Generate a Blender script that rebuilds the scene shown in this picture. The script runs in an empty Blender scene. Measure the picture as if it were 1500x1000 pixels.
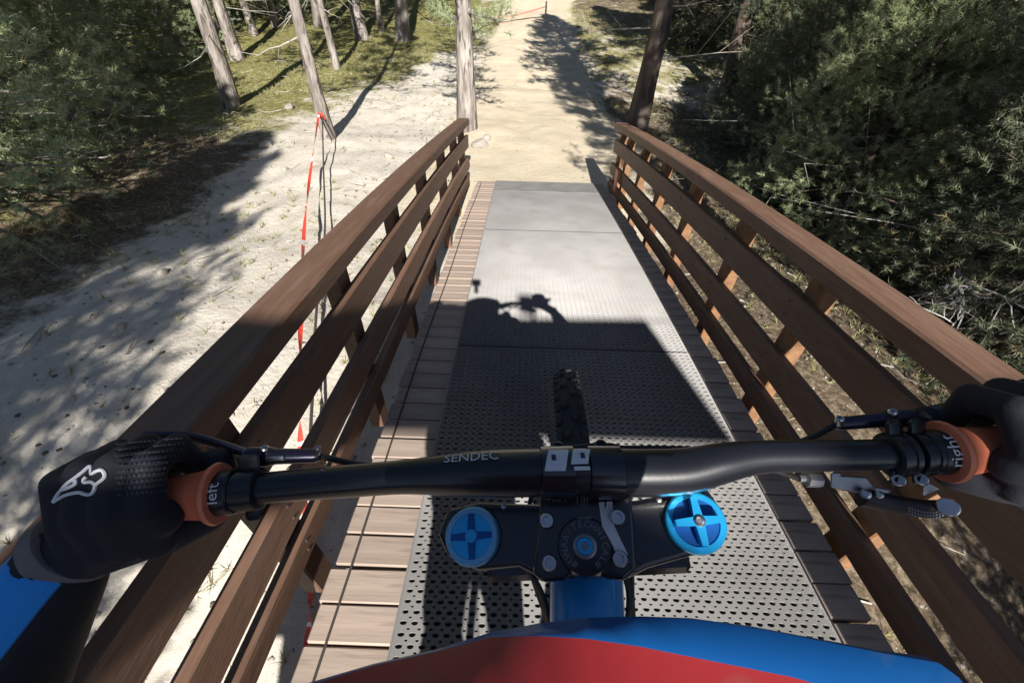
import bpy, bmesh, math, random
import numpy as np
from mathutils import Vector, Matrix
from mathutils.bvhtree import BVHTree

sc = bpy.context.scene
col = sc.collection
R = math.radians

# ------------------------------------------------------------------ camera, sky, sun, exposure
FPX, TH, YAW, ROLL = 599.0, .615, -.010, .025     # focal (px at 1500 wide), pitch below the deck line, yaw, roll
SLOPE = R(6.0)                                    # the bridge runs downhill
CZ = 1.87                                         # camera height over the trail at the far end
SUN_AZ, SUN_EL = R(6.7), R(33.0)                  # sun stands behind, a little to the right
cs, sn = math.cos(SLOPE), math.sin(SLOPE)
MB = Matrix.Translation((0, 0, CZ)) @ Matrix.Rotation(-SLOPE, 4, 'X')   # bridge frame -> world
MB3 = MB.to_3x3()


def ray(u, v):
    """direction in the bridge frame of a pixel of the 1500 x 1000 photograph, unit depth"""
    a, b = u - 750, v - 500
    c, s = math.cos(-ROLL), math.sin(-ROLL)
    x, w = (c * a - s * b) / FPX, (s * a + c * b) / FPX
    y = math.cos(TH) - w * math.sin(TH)
    z = -math.sin(TH) - w * math.cos(TH)
    c, s = math.cos(YAW), math.sin(YAW)
    return Vector((c * x + s * y, -s * x + c * y, z))


def depth(u, v, d):
    return ray(u, v) * d


def on_x(u, v, X):
    r = ray(u, v)
    return r * (X / r.x)


def on_plane(u, v, P, n):
    r = ray(u, v)
    return r * (P.dot(n) / r.dot(n))


cam = bpy.data.objects.new('camera', bpy.data.cameras.new('camera'))
col.objects.link(cam)
fw = ray(750, 500).normalized()
rt = (ray(850, 500) - ray(650, 500)).normalized()
up = rt.cross(fw)
mr = Matrix((rt, up, -fw)).transposed()
cam.matrix_world = Matrix.Translation((0, 0, CZ)) @ (MB3 @ mr).to_4x4()
cam.data.sensor_width = 36
cam.data.lens = 36 * FPX / 1500
cam.data.clip_start = .01
cam.data.clip_end = 500
sc.camera = cam

w = bpy.data.worlds.new('World')
sc.world = w
w.use_nodes = True
nt = w.node_tree
bg = nt.nodes['Background']
sky = nt.nodes.new('ShaderNodeTexSky')
sky.sky_type = 'NISHITA'
sky.sun_disc = False
sky.sun_elevation = SUN_EL
sky.sun_rotation = math.pi - SUN_AZ
sky.altitude = 1500
nt.links.new(sky.outputs[0], bg.inputs[0])
bg.inputs[1].default_value = .05

ld = bpy.data.lights.new('sun', 'SUN')
ld.energy = 4.6
ld.angle = R(.53)
ld.color = (1, .95, .87)
sun = bpy.data.objects.new('sun', ld)
col.objects.link(sun)
to_sun = Vector((math.sin(SUN_AZ) * math.cos(SUN_EL), -math.cos(SUN_AZ) * math.cos(SUN_EL), math.sin(SUN_EL)))
sun.rotation_euler = to_sun.to_track_quat('Z', 'Y').to_euler()
to_sun_b = MB3.inverted() @ to_sun

vs = sc.view_settings
vs.view_transform = 'Standard'
vs.look = 'None'
vs.exposure = 0.95
vs.gamma = 1
vs.use_curve_mapping = False
sc.render.engine = 'CYCLES'
sc.cycles.use_denoising = True
sc.cycles.max_bounces = 6
sc.cycles.sample_clamp_indirect = 6

rng = np.random.default_rng(7)
random.seed(7)

# ------------------------------------------------------------------ materials


def mat(name, c1, c2=None, scale=8, rough=.7, metal=0, bump=0, bscale=60, detail=5, spec=.5, stretch=None,
        coat=0, contrast=(.35, .65), bdist=.01, speck=None):
    m = bpy.data.materials.new(name)
    m.use_nodes = True
    n = m.node_tree.nodes
    L = m.node_tree.links
    p = n['Principled BSDF']
    p.inputs['Roughness'].default_value = rough
    p.inputs['Metallic'].default_value = metal
    p.inputs['Specular IOR Level'].default_value = spec
    p.inputs['Coat Weight'].default_value = coat
    c2 = c2 or c1
    tc = n.new('ShaderNodeTexCoord')
    mp = n.new('ShaderNodeMapping')
    L.new(tc.outputs['Object'], mp.inputs[0])
    if stretch:
        mp.inputs['Scale'].default_value = stretch
    tx = n.new('ShaderNodeTexNoise')
    tx.inputs['Scale'].default_value = scale
    tx.inputs['Detail'].default_value = detail
    L.new(mp.outputs[0], tx.inputs['Vector'])
    rp = n.new('ShaderNodeValToRGB')
    rp.color_ramp.elements[0].position, rp.color_ramp.elements[1].position = contrast
    rp.color_ramp.elements[0].color = (*c1, 1)
    rp.color_ramp.elements[1].color = (*c2, 1)
    L.new(tx.outputs[0], rp.inputs[0])
    out = rp.outputs[0]
    if speck:
        sc_, col_, lo, hi = speck
        t2 = n.new('ShaderNodeTexNoise')
        t2.inputs['Scale'].default_value = sc_
        t2.inputs['Detail'].default_value = 3
        L.new(mp.outputs[0], t2.inputs['Vector'])
        mrn = n.new('ShaderNodeMapRange')
        mrn.inputs[1].default_value = lo
        mrn.inputs[2].default_value = hi
        L.new(t2.outputs[0], mrn.inputs[0])
        mx = n.new('ShaderNodeMix')
        mx.data_type = 'RGBA'
        L.new(mrn.outputs[0], mx.inputs[0])
        L.new(out, mx.inputs[6])
        mx.inputs[7].default_value = (*col_, 1)
        out = mx.outputs[2]
    L.new(out, p.inputs['Base Color'])
    if bump:
        b2 = n.new('ShaderNodeTexNoise')
        b2.inputs['Scale'].default_value = bscale
        b2.inputs['Detail'].default_value = 4
        L.new(mp.outputs[0], b2.inputs['Vector'])
        bp = n.new('ShaderNodeBump')
        bp.inputs['Strength'].default_value = bump
        bp.inputs['Distance'].default_value = bdist
        L.new(b2.outputs[0], bp.inputs['Height'])
        L.new(bp.outputs[0], p.inputs['Normal'])
    return m


def vary_by_object(m, amount=.25):
    """a slightly different tone for every piece"""
    n = m.node_tree.nodes
    L = m.node_tree.links
    p = n['Principled BSDF']
    src = p.inputs['Base Color'].links[0].from_socket
    oi = n.new('ShaderNodeObjectInfo')
    mrn = n.new('ShaderNodeMapRange')
    mrn.inputs[3].default_value = 1 - amount
    mrn.inputs[4].default_value = 1 + amount
    L.new(oi.outputs['Random'], mrn.inputs[0])
    hs = n.new('ShaderNodeHueSaturation')
    L.new(mrn.outputs[0], hs.inputs['Value'])
    L.new(src, hs.inputs['Color'])
    L.new(hs.outputs[0], p.inputs['Base Color'])
    return m


M = {}
M['rail'] = vary_by_object(mat('brown_timber', (.155, .083, .053), (.195, .112, .075), scale=7, rough=.6, bump=.2, bscale=20,
                stretch=(9, 1.0, 9), speck=(3, (.24, .155, .115), .56, .8)), .22)
M['plank'] = vary_by_object(mat('deck_timber', (.37, .29, .24), (.45, .36, .30), scale=5, rough=.8, bump=.10, bscale=10,
                 stretch=(.8, 9, 9), speck=(6, (.24, .18, .15), .56, .8)), .13)
M['sunlit_post'] = mat('orange_sunlit_timber', (.20, .10, .05), (.30, .16, .08), scale=20, rough=.8, bump=.3)  # lighter orange paints the sunlit look onto the right posts only
M['mesh'] = mat('galvanised_mesh', (.108, .106, .106), (.128, .126, .126), scale=3, rough=.52, metal=1,
                speck=(5, (.105, .10, .097), .5, .8))
# the strands of the mesh are pressed at a slant: their facets lean back towards the start of the bridge
_n = M['mesh'].node_tree.nodes
_g = _n.new('ShaderNodeNewGeometry')
_v = _n.new('ShaderNodeVectorRotate')
_v.rotation_type = 'X_AXIS'
_v.inputs['Angle'].default_value = R(57)
M['mesh'].node_tree.links.new(_g.outputs['Normal'], _v.inputs['Vector'])
M['mesh'].node_tree.links.new(_v.outputs[0], _n['Principled BSDF'].inputs['Normal'])
M['under'] = mat('dark_underlay', (.02, .018, .017), (.035, .03, .028), rough=.9)
M['steel'] = mat('steel', (.5, .5, .52), (.6, .6, .62), rough=.3, metal=1, scale=30)
M['screw'] = mat('weathered_screw', (.10, .09, .085), (.2, .18, .17), rough=.5, metal=.8, scale=80)
M['plate'] = mat('worn_steel_plate', (.27, .26, .255), (.34, .33, .32), scale=6, rough=.55, metal=.2)
M['wire'] = mat('dark_wire', (.06, .05, .045), rough=.7)
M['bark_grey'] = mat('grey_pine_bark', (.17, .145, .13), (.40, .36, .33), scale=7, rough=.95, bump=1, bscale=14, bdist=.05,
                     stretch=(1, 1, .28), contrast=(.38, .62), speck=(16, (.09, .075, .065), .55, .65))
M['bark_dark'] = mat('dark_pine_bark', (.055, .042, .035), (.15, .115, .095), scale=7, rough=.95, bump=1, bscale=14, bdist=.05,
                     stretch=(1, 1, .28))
M['deadwood'] = mat('dead_branch_wood', (.30, .27, .24), (.48, .45, .41), scale=20, rough=.9, bump=.4)
M['black_alloy'] = mat('black_anodised_alloy', (.007, .008, .012), (.011, .012, .017), rough=.3, metal=.0, spec=.6, bump=.04, bscale=300, bdist=.001)
M['black_gloss'] = mat('black_glossy_paint', (.012, .012, .018), (.016, .016, .024), rough=.22, coat=.3, spec=.6)
M['lever'] = mat('dark_violet_alloy', (.03, .028, .05), (.045, .04, .07), rough=.28, metal=.5)
M['black_plastic'] = mat('black_plastic', (.012, .012, .013), (.02, .02, .021), rough=.55, bump=.1, bscale=400, bdist=.001)
M['grey_alloy'] = mat('grey_alloy', (.30, .29, .31), (.40, .39, .41), rough=.4, metal=.7, scale=40)
M['blue_anod'] = mat('blue_anodised', (.02, .40, .80), (.03, .47, .88), rough=.28, metal=.55, coat=.2)
M['blue_anod_dark'] = mat('blue_anodised_recess', (.008, .09, .32), (.01, .12, .38), rough=.35, metal=.5)
M['blue_pale'] = mat('pale_blue_anodised', (.20, .52, .82), (.24, .56, .86), rough=.35, metal=.3)
M['blue_frame'] = mat('blue_frame_paint', (.02, .33, .80), (.025, .37, .85), rough=.3, coat=.5)
M['rubber'] = mat('orange_rubber', (.72, .18, .09), (.78, .23, .12), rough=.5, bump=.1, bscale=200, bdist=.001)
M['white'] = mat('white_print', (.62, .64, .68), (.74, .76, .8), rough=.5, scale=60)
M['greyprint'] = mat('grey_print', (.22, .22, .25), rough=.5)
M['tyre'] = mat('tyre_rubber', (.03, .03, .033), (.045, .044, .044), rough=.9, bump=.2, bscale=200)
M['glove'] = mat('black_glove_fabric', (.008, .009, .015), (.015, .017, .027), scale=12, rough=.85, bump=.35, bscale=260, bdist=.0015)
M['strap'] = mat('grey_wrist_strap', (.13, .115, .115), (.17, .155, .155), scale=40, rough=.8, bump=.3, bscale=300, bdist=.001)
M['jersey_blue'] = mat('blue_jersey_fabric', (.015, .27, .78), (.025, .33, .85), scale=9, rough=.7, bump=.5, bscale=18, bdist=.006)
M['jersey_black'] = mat('black_jersey_fabric', (.01, .01, .012), (.018, .018, .02), scale=14, rough=.9, bump=.4, bscale=30, bdist=.004)
M['jersey_red'] = mat('red_jersey_fabric', (.42, .02, .02), (.5, .03, .03), scale=9, rough=.8)
M['visor_blue'] = mat('blue_visor_plastic', (.003, .075, .27), (.004, .09, .30), rough=.42, bump=.12, bscale=90, bdist=.001, speck=(55, (.05, .13, .28), .62, .8))
M['visor_red'] = mat('red_visor_plastic', (.27, .018, .022), (.32, .024, .027), rough=.45, bump=.12, bscale=90, bdist=.001, scale=4, speck=(55, (.24, .06, .055), .62, .8))
M['skin'] = mat('skin', (.55, .34, .26), (.6, .38, .3), rough=.6)
M['red_tape'] = mat('red_barrier_tape', (.72, .06, .04), (.8, .09, .06), rough=.4)
M['white_tape'] = mat('white_barrier_tape', (.8, .78, .76), rough=.4)
M['rock'] = vary_by_object(mat('pale_rock', (.30, .27, .23), (.48, .44, .39), scale=12, rough=.95, bump=.6, bscale=30), .2)
M['occluder_cloth'] = mat('occluder_paint', (.5, .48, .44), (.6, .58, .54), rough=.7)


def foliage_mat(name, base, hi):
    m = bpy.data.materials.new(name)
    m.use_nodes = True
    n = m.node_tree.nodes
    L = m.node_tree.links
    p = n['Principled BSDF']
    at = n.new('ShaderNodeAttribute')
    at.attribute_name = 'tone'
    oi = n.new('ShaderNodeObjectInfo')
    rp = n.new('ShaderNodeValToRGB')
    rp.color_ramp.elements[0].color = (*base, 1)
    rp.color_ramp.elements[1].color = (*hi, 1)
    e = rp.color_ramp.elements.new(.93)
    e.color = (hi[0] * .9, hi[1] * .95, hi[2], 1)
    rp.color_ramp.elements[2].color = (.26, .21, .11, 1)
    L.new(at.outputs['Fac'], rp.inputs[0])
    hs = n.new('ShaderNodeHueSaturation')
    mrn = n.new('ShaderNodeMapRange')
    mrn.inputs[3].default_value = .8
    mrn.inputs[4].default_value = 1.2
    L.new(oi.outputs['Random'], mrn.inputs[0])
    L.new(mrn.outputs[0], hs.inputs['Value'])
    L.new(rp.outputs[0], hs.inputs['Color'])
    L.new(hs.outputs[0], p.inputs['Base Color'])
    p.inputs['Roughness'].default_value = .5
    p.inputs['Specular IOR Level'].default_value = .45
    return m


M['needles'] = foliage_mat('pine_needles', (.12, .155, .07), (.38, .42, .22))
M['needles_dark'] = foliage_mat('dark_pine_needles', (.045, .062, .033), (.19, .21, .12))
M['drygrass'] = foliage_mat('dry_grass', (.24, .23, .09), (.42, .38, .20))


def ground_mat():
    m = bpy.data.materials.new('forest_ground')
    m.use_nodes = True
    n = m.node_tree.nodes
    L = m.node_tree.links
    p = n['Principled BSDF']
    p.inputs['Roughness'].default_value = .95
    p.inputs['Specular IOR Level'].default_value = .15
    tc = n.new('ShaderNodeTexCoord')

    def noise(s, d=6, r=.6):
        t = n.new('ShaderNodeTexNoise')
        t.inputs['Scale'].default_value = s
        t.inputs['Detail'].default_value = d
        t.inputs['Roughness'].default_value = r
        L.new(tc.outputs['Object'], t.inputs['Vector'])
        return t.outputs[0]

    def ramp(f, stops):
        r = n.new('ShaderNodeValToRGB')
        while len(r.color_ramp.elements) < len(stops):
            r.color_ramp.elements.new(.5)
        for e, (pos, c) in zip(r.color_ramp.elements, stops):
            e.position = pos
            e.color = (*c, 1)
        L.new(f, r.inputs[0])
        return r.outputs[0]

    def mix(f, a, b):
        x = n.new('ShaderNodeMix')
        x.data_type = 'RGBA'
        L.new(f, x.inputs[0])
        L.new(a, x.inputs[6])
        L.new(b, x.inputs[7])
        return x.outputs[2]

    def attr(nm):
        a = n.new('ShaderNodeAttribute')
        a.attribute_name = nm
        return a.outputs['Fac']

    def mrange(f, lo, hi):
        r = n.new('ShaderNodeMapRange')
        r.inputs[1].default_value = lo
        r.inputs[2].default_value = hi
        r.interpolation_type = 'SMOOTHSTEP'
        L.new(f, r.inputs[0])
        return r.outputs[0]

    def math2(op, a, b):
        r = n.new('ShaderNodeMath')
        r.operation = op
        L.new(a, r.inputs[0])
        if isinstance(b, float):
            r.inputs[1].default_value = b
        else:
            L.new(b, r.inputs[1])
        return r.outputs[0]
    dust = ramp(noise(3.5, 10, .7), [(.3, (.45, .41, .35)), (.5, (.59, .54, .47)), (.7, (.67, .62, .55))])
    trail = ramp(noise(2.2, 8), [(.3, (.54, .46, .34)), (.7, (.64, .56, .43))])
    grass = ramp(noise(9, 8, .75), [(.32, (.085, .09, .03)), (.5, (.19, .18, .065)), (.68, (.36, .32, .16))])
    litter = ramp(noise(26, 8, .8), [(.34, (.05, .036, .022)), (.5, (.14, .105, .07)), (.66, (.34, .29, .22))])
    gm = mrange(math2('ADD', math2('MULTIPLY', noise(1.7, 8, .7), 1.0), math2('ADD', attr('grass'), -.55)), .35, .6)
    c = mix(gm, dust, grass)
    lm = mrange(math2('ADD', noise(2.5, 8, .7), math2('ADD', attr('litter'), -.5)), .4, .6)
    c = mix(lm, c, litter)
    tm = mrange(math2('ADD', math2('MULTIPLY', noise(2.0, 6), .5), attr('trail')), .55, .95)
    c = mix(tm, c, trail)
    # fine pebbles and dark crumbs
    vo = n.new('ShaderNodeTexVoronoi')
    vo.inputs['Scale'].default_value = 34
    L.new(tc.outputs['Object'], vo.inputs['Vector'])
    pb = mrange(vo.outputs['Distance'], .16, .1)
    pbn = math2('MULTIPLY', pb, mrange(noise(7), .52, .62))
    gr = n.new('ShaderNodeRGB')
    gr.outputs[0].default_value = (.16, .135, .11, 1)
    c = mix(math2('MULTIPLY', pbn, .7), c, gr.outputs[0])
    L.new(c, p.inputs['Base Color'])
    bp = n.new('ShaderNodeBump')
    bp.inputs['Strength'].default_value = .7
    bp.inputs['Distance'].default_value = .03
    L.new(noise(22, 8, .7), bp.inputs['Height'])
    L.new(bp.outputs[0], p.inputs['Normal'])
    return m


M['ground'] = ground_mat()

# ------------------------------------------------------------------ mesh helpers


class MB_:
    def __init__(s):
        s.v, s.f, s.m = [], [], []

    def add(s, vs, fs, mi=0):
        o = len(s.v)
        s.v += [tuple(q) for q in vs]
        s.f += [tuple(i + o for i in q) for q in fs]
        s.m += [mi] * len(fs)
        return s

    def box(s, c, ax, ay, az, hx, hy, hz, mi=0, ch=0):
        c, ax, ay, az = Vector(c), Vector(ax), Vector(ay), Vector(az)
        bm = bmesh.new()
        bmesh.ops.create_cube(bm, size=2)
        for q in bm.verts:
            q.co = Vector((q.co.x * hx, q.co.y * hy, q.co.z * hz))
        if ch:
            bmesh.ops.bevel(bm, geom=bm.edges[:], offset=ch, segments=1, affect='EDGES')
        bm.verts.index_update()
        vs = [c + ax * q.co.x + ay * q.co.y + az * q.co.z for q in bm.verts]
        fs = [[q.index for q in f.verts] for f in bm.faces]
        bm.free()
        return s.add(vs, fs, mi)

    def tube(s, pts, rad, n=12, mi=0, caps=True, ref=None, ell=None):
        pts = [Vector(p) for p in pts]
        if not hasattr(rad, '__len__'):
            rad = [rad] * len(pts)
        prev = Vector(ref) if ref else None
        vs = []
        for i, p in enumerate(pts):
            t = (pts[min(i + 1, len(pts) - 1)] - pts[max(i - 1, 0)]).normalized()
            if prev is None:
                prev = Vector((0, 0, 1)) if abs(t.z) < .9 else Vector((1, 0, 0))
            a = (prev - t * prev.dot(t)).normalized()
            b = t.cross(a)
            prev = a
            for k in range(n):
                q = 2 * math.pi * k / n
                e = ell or (1, 1)
                vs.append(p + (a * math.cos(q) * e[0] + b * math.sin(q) * e[1]) * rad[i])
        fs = []
        for i in range(len(pts) - 1):
            for k in range(n):
                fs.append((i * n + k, i * n + (k + 1) % n, (i + 1) * n + (k + 1) % n, (i + 1) * n + k))
        if caps:
            fs.append(tuple(range(n))[::-1])
            fs.append(tuple((len(pts) - 1) * n + k for k in range(n)))
        return s.add(vs, fs, mi)

    def lathe(s, o, ax, prof, n=24, mi=0, ref=(1, 0, 0), caps=True):
        """prof: (height along ax, radius)"""
        o, ax = Vector(o), Vector(ax).normalized()
        r = Vector(ref)
        a = (r - ax * r.dot(ax)).normalized()
        b = ax.cross(a)
        vs, fs = [], []
        for h, rr in prof:
            for k in range(n):
                q = 2 * math.pi * k / n
                vs.append(o + ax * h + (a * math.cos(q) + b * math.sin(q)) * rr)
        for i in range(len(prof) - 1):
            for k in range(n):
                fs.append((i * n + k, i * n + (k + 1) % n, (i + 1) * n + (k + 1) % n, (i + 1) * n + k))
        if caps:
            fs.append(tuple(range(n))[::-1])
            fs.append(tuple((len(prof) - 1) * n + k for k in range(n)))
        return s.add(vs, fs, mi)

    def prism(s, outline, n, d, mi=0):
        """outline: 3D points in one plane (counterclockwise about n); extruded down by d along -n"""
        n = Vector(n)
        k = len(outline)
        vs = [Vector(p) for p in outline] + [Vector(p) - n * d for p in outline]
        fs = [tuple(range(k)), tuple(range(2 * k - 1, k - 1, -1))]
        fs += [(i, i + k, (i + 1) % k + k, (i + 1) % k) for i in range(k)]
        return s.add(vs, fs, mi)

    def build(s, name, mats, parent=None, base=None, smooth=True, angle=35):
        me = bpy.data.meshes.new(name)
        b = Vector(base) if base is not None else Vector((0, 0, 0))
        me.from_pydata([tuple(Vector(q) - b) for q in s.v], [], s.f)
        if not isinstance(mats, (list, tuple)):
            mats = [mats]
        for q in mats:
            me.materials.append(q)
        if len(mats) > 1:
            me.polygons.foreach_set('material_index', s.m)
        me.update()
        o = bpy.data.objects.new(name, me)
        col.objects.link(o)
        if smooth:
            me.polygons.foreach_set('use_smooth', [True] * len(me.polygons))
            bm = bmesh.new()
            bm.from_mesh(me)
            bmesh.ops.recalc_face_normals(bm, faces=bm.faces)
            for e in bm.edges:
                if len(e.link_faces) == 2 and e.calc_face_angle(0) > R(angle):
                    e.smooth = False
            bm.to_mesh(me)
            bm.free()
        if parent:
            o.parent = parent
        return o


def tag(o, label=None, cat=None, group=None, kind=None):
    if label:
        o['label'] = label
    if cat:
        o['category'] = cat
    if group:
        o['group'] = group
    if kind:
        o['kind'] = kind
    return o


def thing(name, label, cat, base_b=None, loc=None, group=None):
    """Empty at the base; base_b = base in the bridge frame (children then use bridge-frame coordinates minus it)"""
    o = bpy.data.objects.new(name, None)
    o.empty_display_size = .1
    col.objects.link(o)
    if base_b is not None:
        o.matrix_world = MB @ Matrix.Translation(base_b)
    elif loc is not None:
        o.location = loc
    return tag(o, label, cat, group)


def text_mesh(txt, size):
    cu = bpy.data.curves.new('t', 'FONT')
    cu.body = txt
    cu.size = size
    cu.align_x = 'CENTER'
    cu.align_y = 'CENTER'
    cu.resolution_u = 2
    ob = bpy.data.objects.new('t', cu)
    col.objects.link(ob)
    bpy.context.view_layer.update()
    me = bpy.data.meshes.new_from_object(ob.evaluated_get(bpy.context.evaluated_depsgraph_get()))
    vs = [q.co.copy() for q in me.vertices]
    fs = [tuple(p.vertices) for p in me.polygons]
    bpy.data.objects.remove(ob)
    bpy.data.curves.remove(cu)
    bpy.data.meshes.remove(me)
    return vs, fs


def sstep(a, b, x):
    t = np.clip((x - a) / (b - a), 0, 1)
    return t * t * (3 - 2 * t)


def lattice(seed, n=64):
    return np.random.default_rng(seed).random((n, n))


_lat = [lattice(i) for i in range(6)]


def vnoise(x, y, k=0):
    g = _lat[k % 6]
    n = g.shape[0]
    xi, yi = np.floor(x).astype(int), np.floor(y).astype(int)
    fx, fy = x - xi, y - yi
    fx, fy = fx * fx * (3 - 2 * fx), fy * fy * (3 - 2 * fy)
    a = g[xi % n, yi % n] * (1 - fx) + g[(xi + 1) % n, yi % n] * fx
    b = g[xi % n, (yi + 1) % n] * (1 - fx) + g[(xi + 1) % n, (yi + 1) % n] * fx
    return a * (1 - fy) + b * fy


def gz(x, y):
    """height of the ground"""
    x, y = np.asarray(x, float), np.asarray(y, float)
    z = .10 * np.maximum(y - 11, 0) - .04 * np.maximum(11 - np.abs(y - 11), 0) * 0
    z = z + .22 * np.maximum(y - 38, 0)
    z = z - 1.0 * sstep(1.7, 5.5, x) * (1 - sstep(8, 14, y)) * sstep(-6, -1, y)
    z = z - .55 * np.exp(-((y + .4) / 1.1) ** 2) * (1 - sstep(3.0, 8, np.abs(x)))
    z = z + .95 * sstep(-2.2, -5, y) * (1 - sstep(4, 9, np.abs(x)))
    on = sstep(.2, 1.0, np.abs(x - .25)) + sstep(9, 12, y)
    z = z + (vnoise(x * .5, y * .5, 0) - .5) * .22 * np.clip(on, 0, 1) + (vnoise(x * 1.9, y * 1.9, 1) - .5) * .06 + (vnoise(x * 6, y * 6, 2) - .5) * .022
    near = np.exp(-((y - 5.4) / .7) ** 2) * (np.abs(x - .27) < 1.2)
    return z * (1 - near) + near * (-.02)


def gpt(u, v, dz=0):
    """point on the ground behind a pixel"""
    o = Vector((0, 0, CZ))
    r = MB3 @ ray(u, v)
    t = .5
    for _ in range(4000):
        p = o + r * t
        if p.z <= float(gz(p.x, p.y)) + dz:
            break
        t *= 1.003
    return p


# ------------------------------------------------------------------ ground


def axis(lo, hi, dense_lo, dense_hi, d, grow=1.12):
    a = list(np.arange(dense_lo, dense_hi, d))
    st, x = d, dense_hi
    while x < hi:
        a.append(x)
        st *= grow
        x += st
    a.append(hi)
    st, x = d, dense_lo - d
    b = []
    while x > lo:
        b.append(x)
        st *= grow
        x -= st
    b.append(lo)
    return np.array(b[::-1] + a)


def make_ground():
    xs = axis(-120, 120, -7, 7, .07)
    ys = axis(-60, 160, -1, 15, .07)
    X, Y = np.meshgrid(xs, ys)
    Z = gz(X, Y)
    nx, ny = len(xs), len(ys)
    me = bpy.data.meshes.new('ground')
    V = np.stack([X, Y, Z], -1).reshape(-1, 3)
    i = np.arange(nx * ny).reshape(ny, nx)
    F = np.stack([i[:-1, :-1], i[:-1, 1:], i[1:, 1:], i[1:, :-1]], -1).reshape(-1, 4)
    me.vertices.add(len(V))
    me.vertices.foreach_set('co', V.ravel())
    me.loops.add(F.size)
    me.loops.foreach_set('vertex_index', F.ravel().astype(np.int32))
    me.polygons.add(len(F))
    me.polygons.foreach_set('loop_start', (np.arange(len(F)) * 4).astype(np.int32))
    me.polygons.foreach_set('use_smooth', np.ones(len(F), bool))
    me.update()
    x, y = V[:, 0], V[:, 1]
    wob = (vnoise(x * .4, y * .4, 3) - .5) * 1.2
    cx = .25 + .02 * np.maximum(y - 8, 0)
    tr = (1 - sstep(1.0, 2.0, np.abs(x - cx + wob * .6))) * sstep(2.5, 5, y)
    # the pale dusty walking path that runs up on the left of the bridge
    px = np.interp(y, [-4, 0, 2, 4, 6, 8, 12, 20], [-1.6, -1.7, -2.0, -2.3, -2.4, -2.2, -1.2, 0.5])
    pth = 1 - sstep(.8, 1.7, np.abs(x - px + wob * .5))
    gr = .38 + .24 * sstep(-3.0, -5.0, x) + .12 * sstep(7, 10, y) * (x < -2) + .2 * sstep(9, 14, y) - .6 * pth * (y < 14)
    gr = gr + .22 * np.exp(-((x + .95) / .45) ** 2) * (y < 3)
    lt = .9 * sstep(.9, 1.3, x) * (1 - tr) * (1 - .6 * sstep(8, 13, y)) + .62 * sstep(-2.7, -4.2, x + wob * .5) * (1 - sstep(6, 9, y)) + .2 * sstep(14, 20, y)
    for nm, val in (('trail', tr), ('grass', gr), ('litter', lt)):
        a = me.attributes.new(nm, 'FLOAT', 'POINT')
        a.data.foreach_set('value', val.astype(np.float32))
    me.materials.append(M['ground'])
    o = bpy.data.objects.new('ground', me)
    col.objects.link(o)
    tag(o, kind='structure')


make_ground()

# ------------------------------------------------------------------ footbridge (bridge frame)
H, BUMP, YEND, YBEG = 1.3, .05, 5.168, -2.6


def prof(Y):
    t = (Y + .6) / (YEND + .6)
    return BUMP * 4 * t * (1 - t) if t > 0 else BUMP * 4 * t


def dz(Y):          # top of the grip mat
    return -H + prof(Y)


XL, XR = -.299, .897
BB_ = Vector((.25, 2.0, -1.45))
bridge = thing('footbridge', 'brown timber footbridge with plank deck, steel mesh mat and slatted railings', 'footbridge', BB_)
YF = YEND + .12


def slope_at(Y):
    return (dz(Y + .02) - dz(Y - .02)) / .04


def beam(name, x0, x1, ztop, zbot, y0, y1, m, ch=.004, nseg=None, wob=0):
    """timber running along the bridge, following its camber"""
    n = nseg or max(2, int((y1 - y0) / .45) + 1)
    ys = np.linspace(y0, y1, n)
    vs, fs = [], []
    for i, y in enumerate(ys):
        z = dz(y)
        dx = wob * math.sin(y * 1.3 + x0 * 40)
        a, b, t, q = x0 + dx, x1 + dx, z + ztop, z + zbot
        vs += [(a + ch, y, q), (b - ch, y, q), (b, y, q + ch), (b, y, t - ch), (b - ch, y, t), (a + ch, y, t), (a, y, t - ch), (a, y, q + ch)]
    for i in range(n - 1):
        for k in range(8):
            fs.append((i * 8 + k, i * 8 + (k + 1) % 8, (i + 1) * 8 + (k + 1) % 8, (i + 1) * 8 + k))
    fs.append(tuple(range(8))[::-1])
    fs.append(tuple((n - 1) * 8 + k for k in range(8)))
    return MB_().add(vs, fs).build(name, m, bridge, BB_)


# deck planks: one shared mesh, each its own object
pm = MB_().box((0, 0, 0), (1, 0, 0), (0, 1, 0), (0, 0, 1), .785, .0465, .016, ch=.004)
plank0 = pm.build('deck_plank', M['plank'], bridge)
k = 0
y = YBEG
while y < YF - .03:
    o = plank0 if k == 0 else plank0.copy()
    if k:
        col.objects.link(o)
    o.parent = bridge
    yy = y + .05
    o.location = Vector((.252 + random.uniform(-.006, .006), yy, dz(yy) - .014 - .016 - random.uniform(0, .003))) - BB_
    o.rotation_euler = (math.atan(slope_at(yy)) + random.uniform(-.012, .012), random.uniform(-.002, .002), random.uniform(-.004, .004))
    y += .1003
    k += 1
for x in (-.44, .25, .94):
    beam('joist', x - .05, x + .05, -.052, -.21, YBEG, YF - .02, M['rail'])
# thin dark wire stapled along the plank ends
MB_().tube([(-.478 + .004 * math.sin(q * 3), q, dz(q) - .0095) for q in np.linspace(YBEG + .1, YF - .1, 50)], .0035, 6).build('edge_wire', M['wire'], bridge, BB_)

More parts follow.
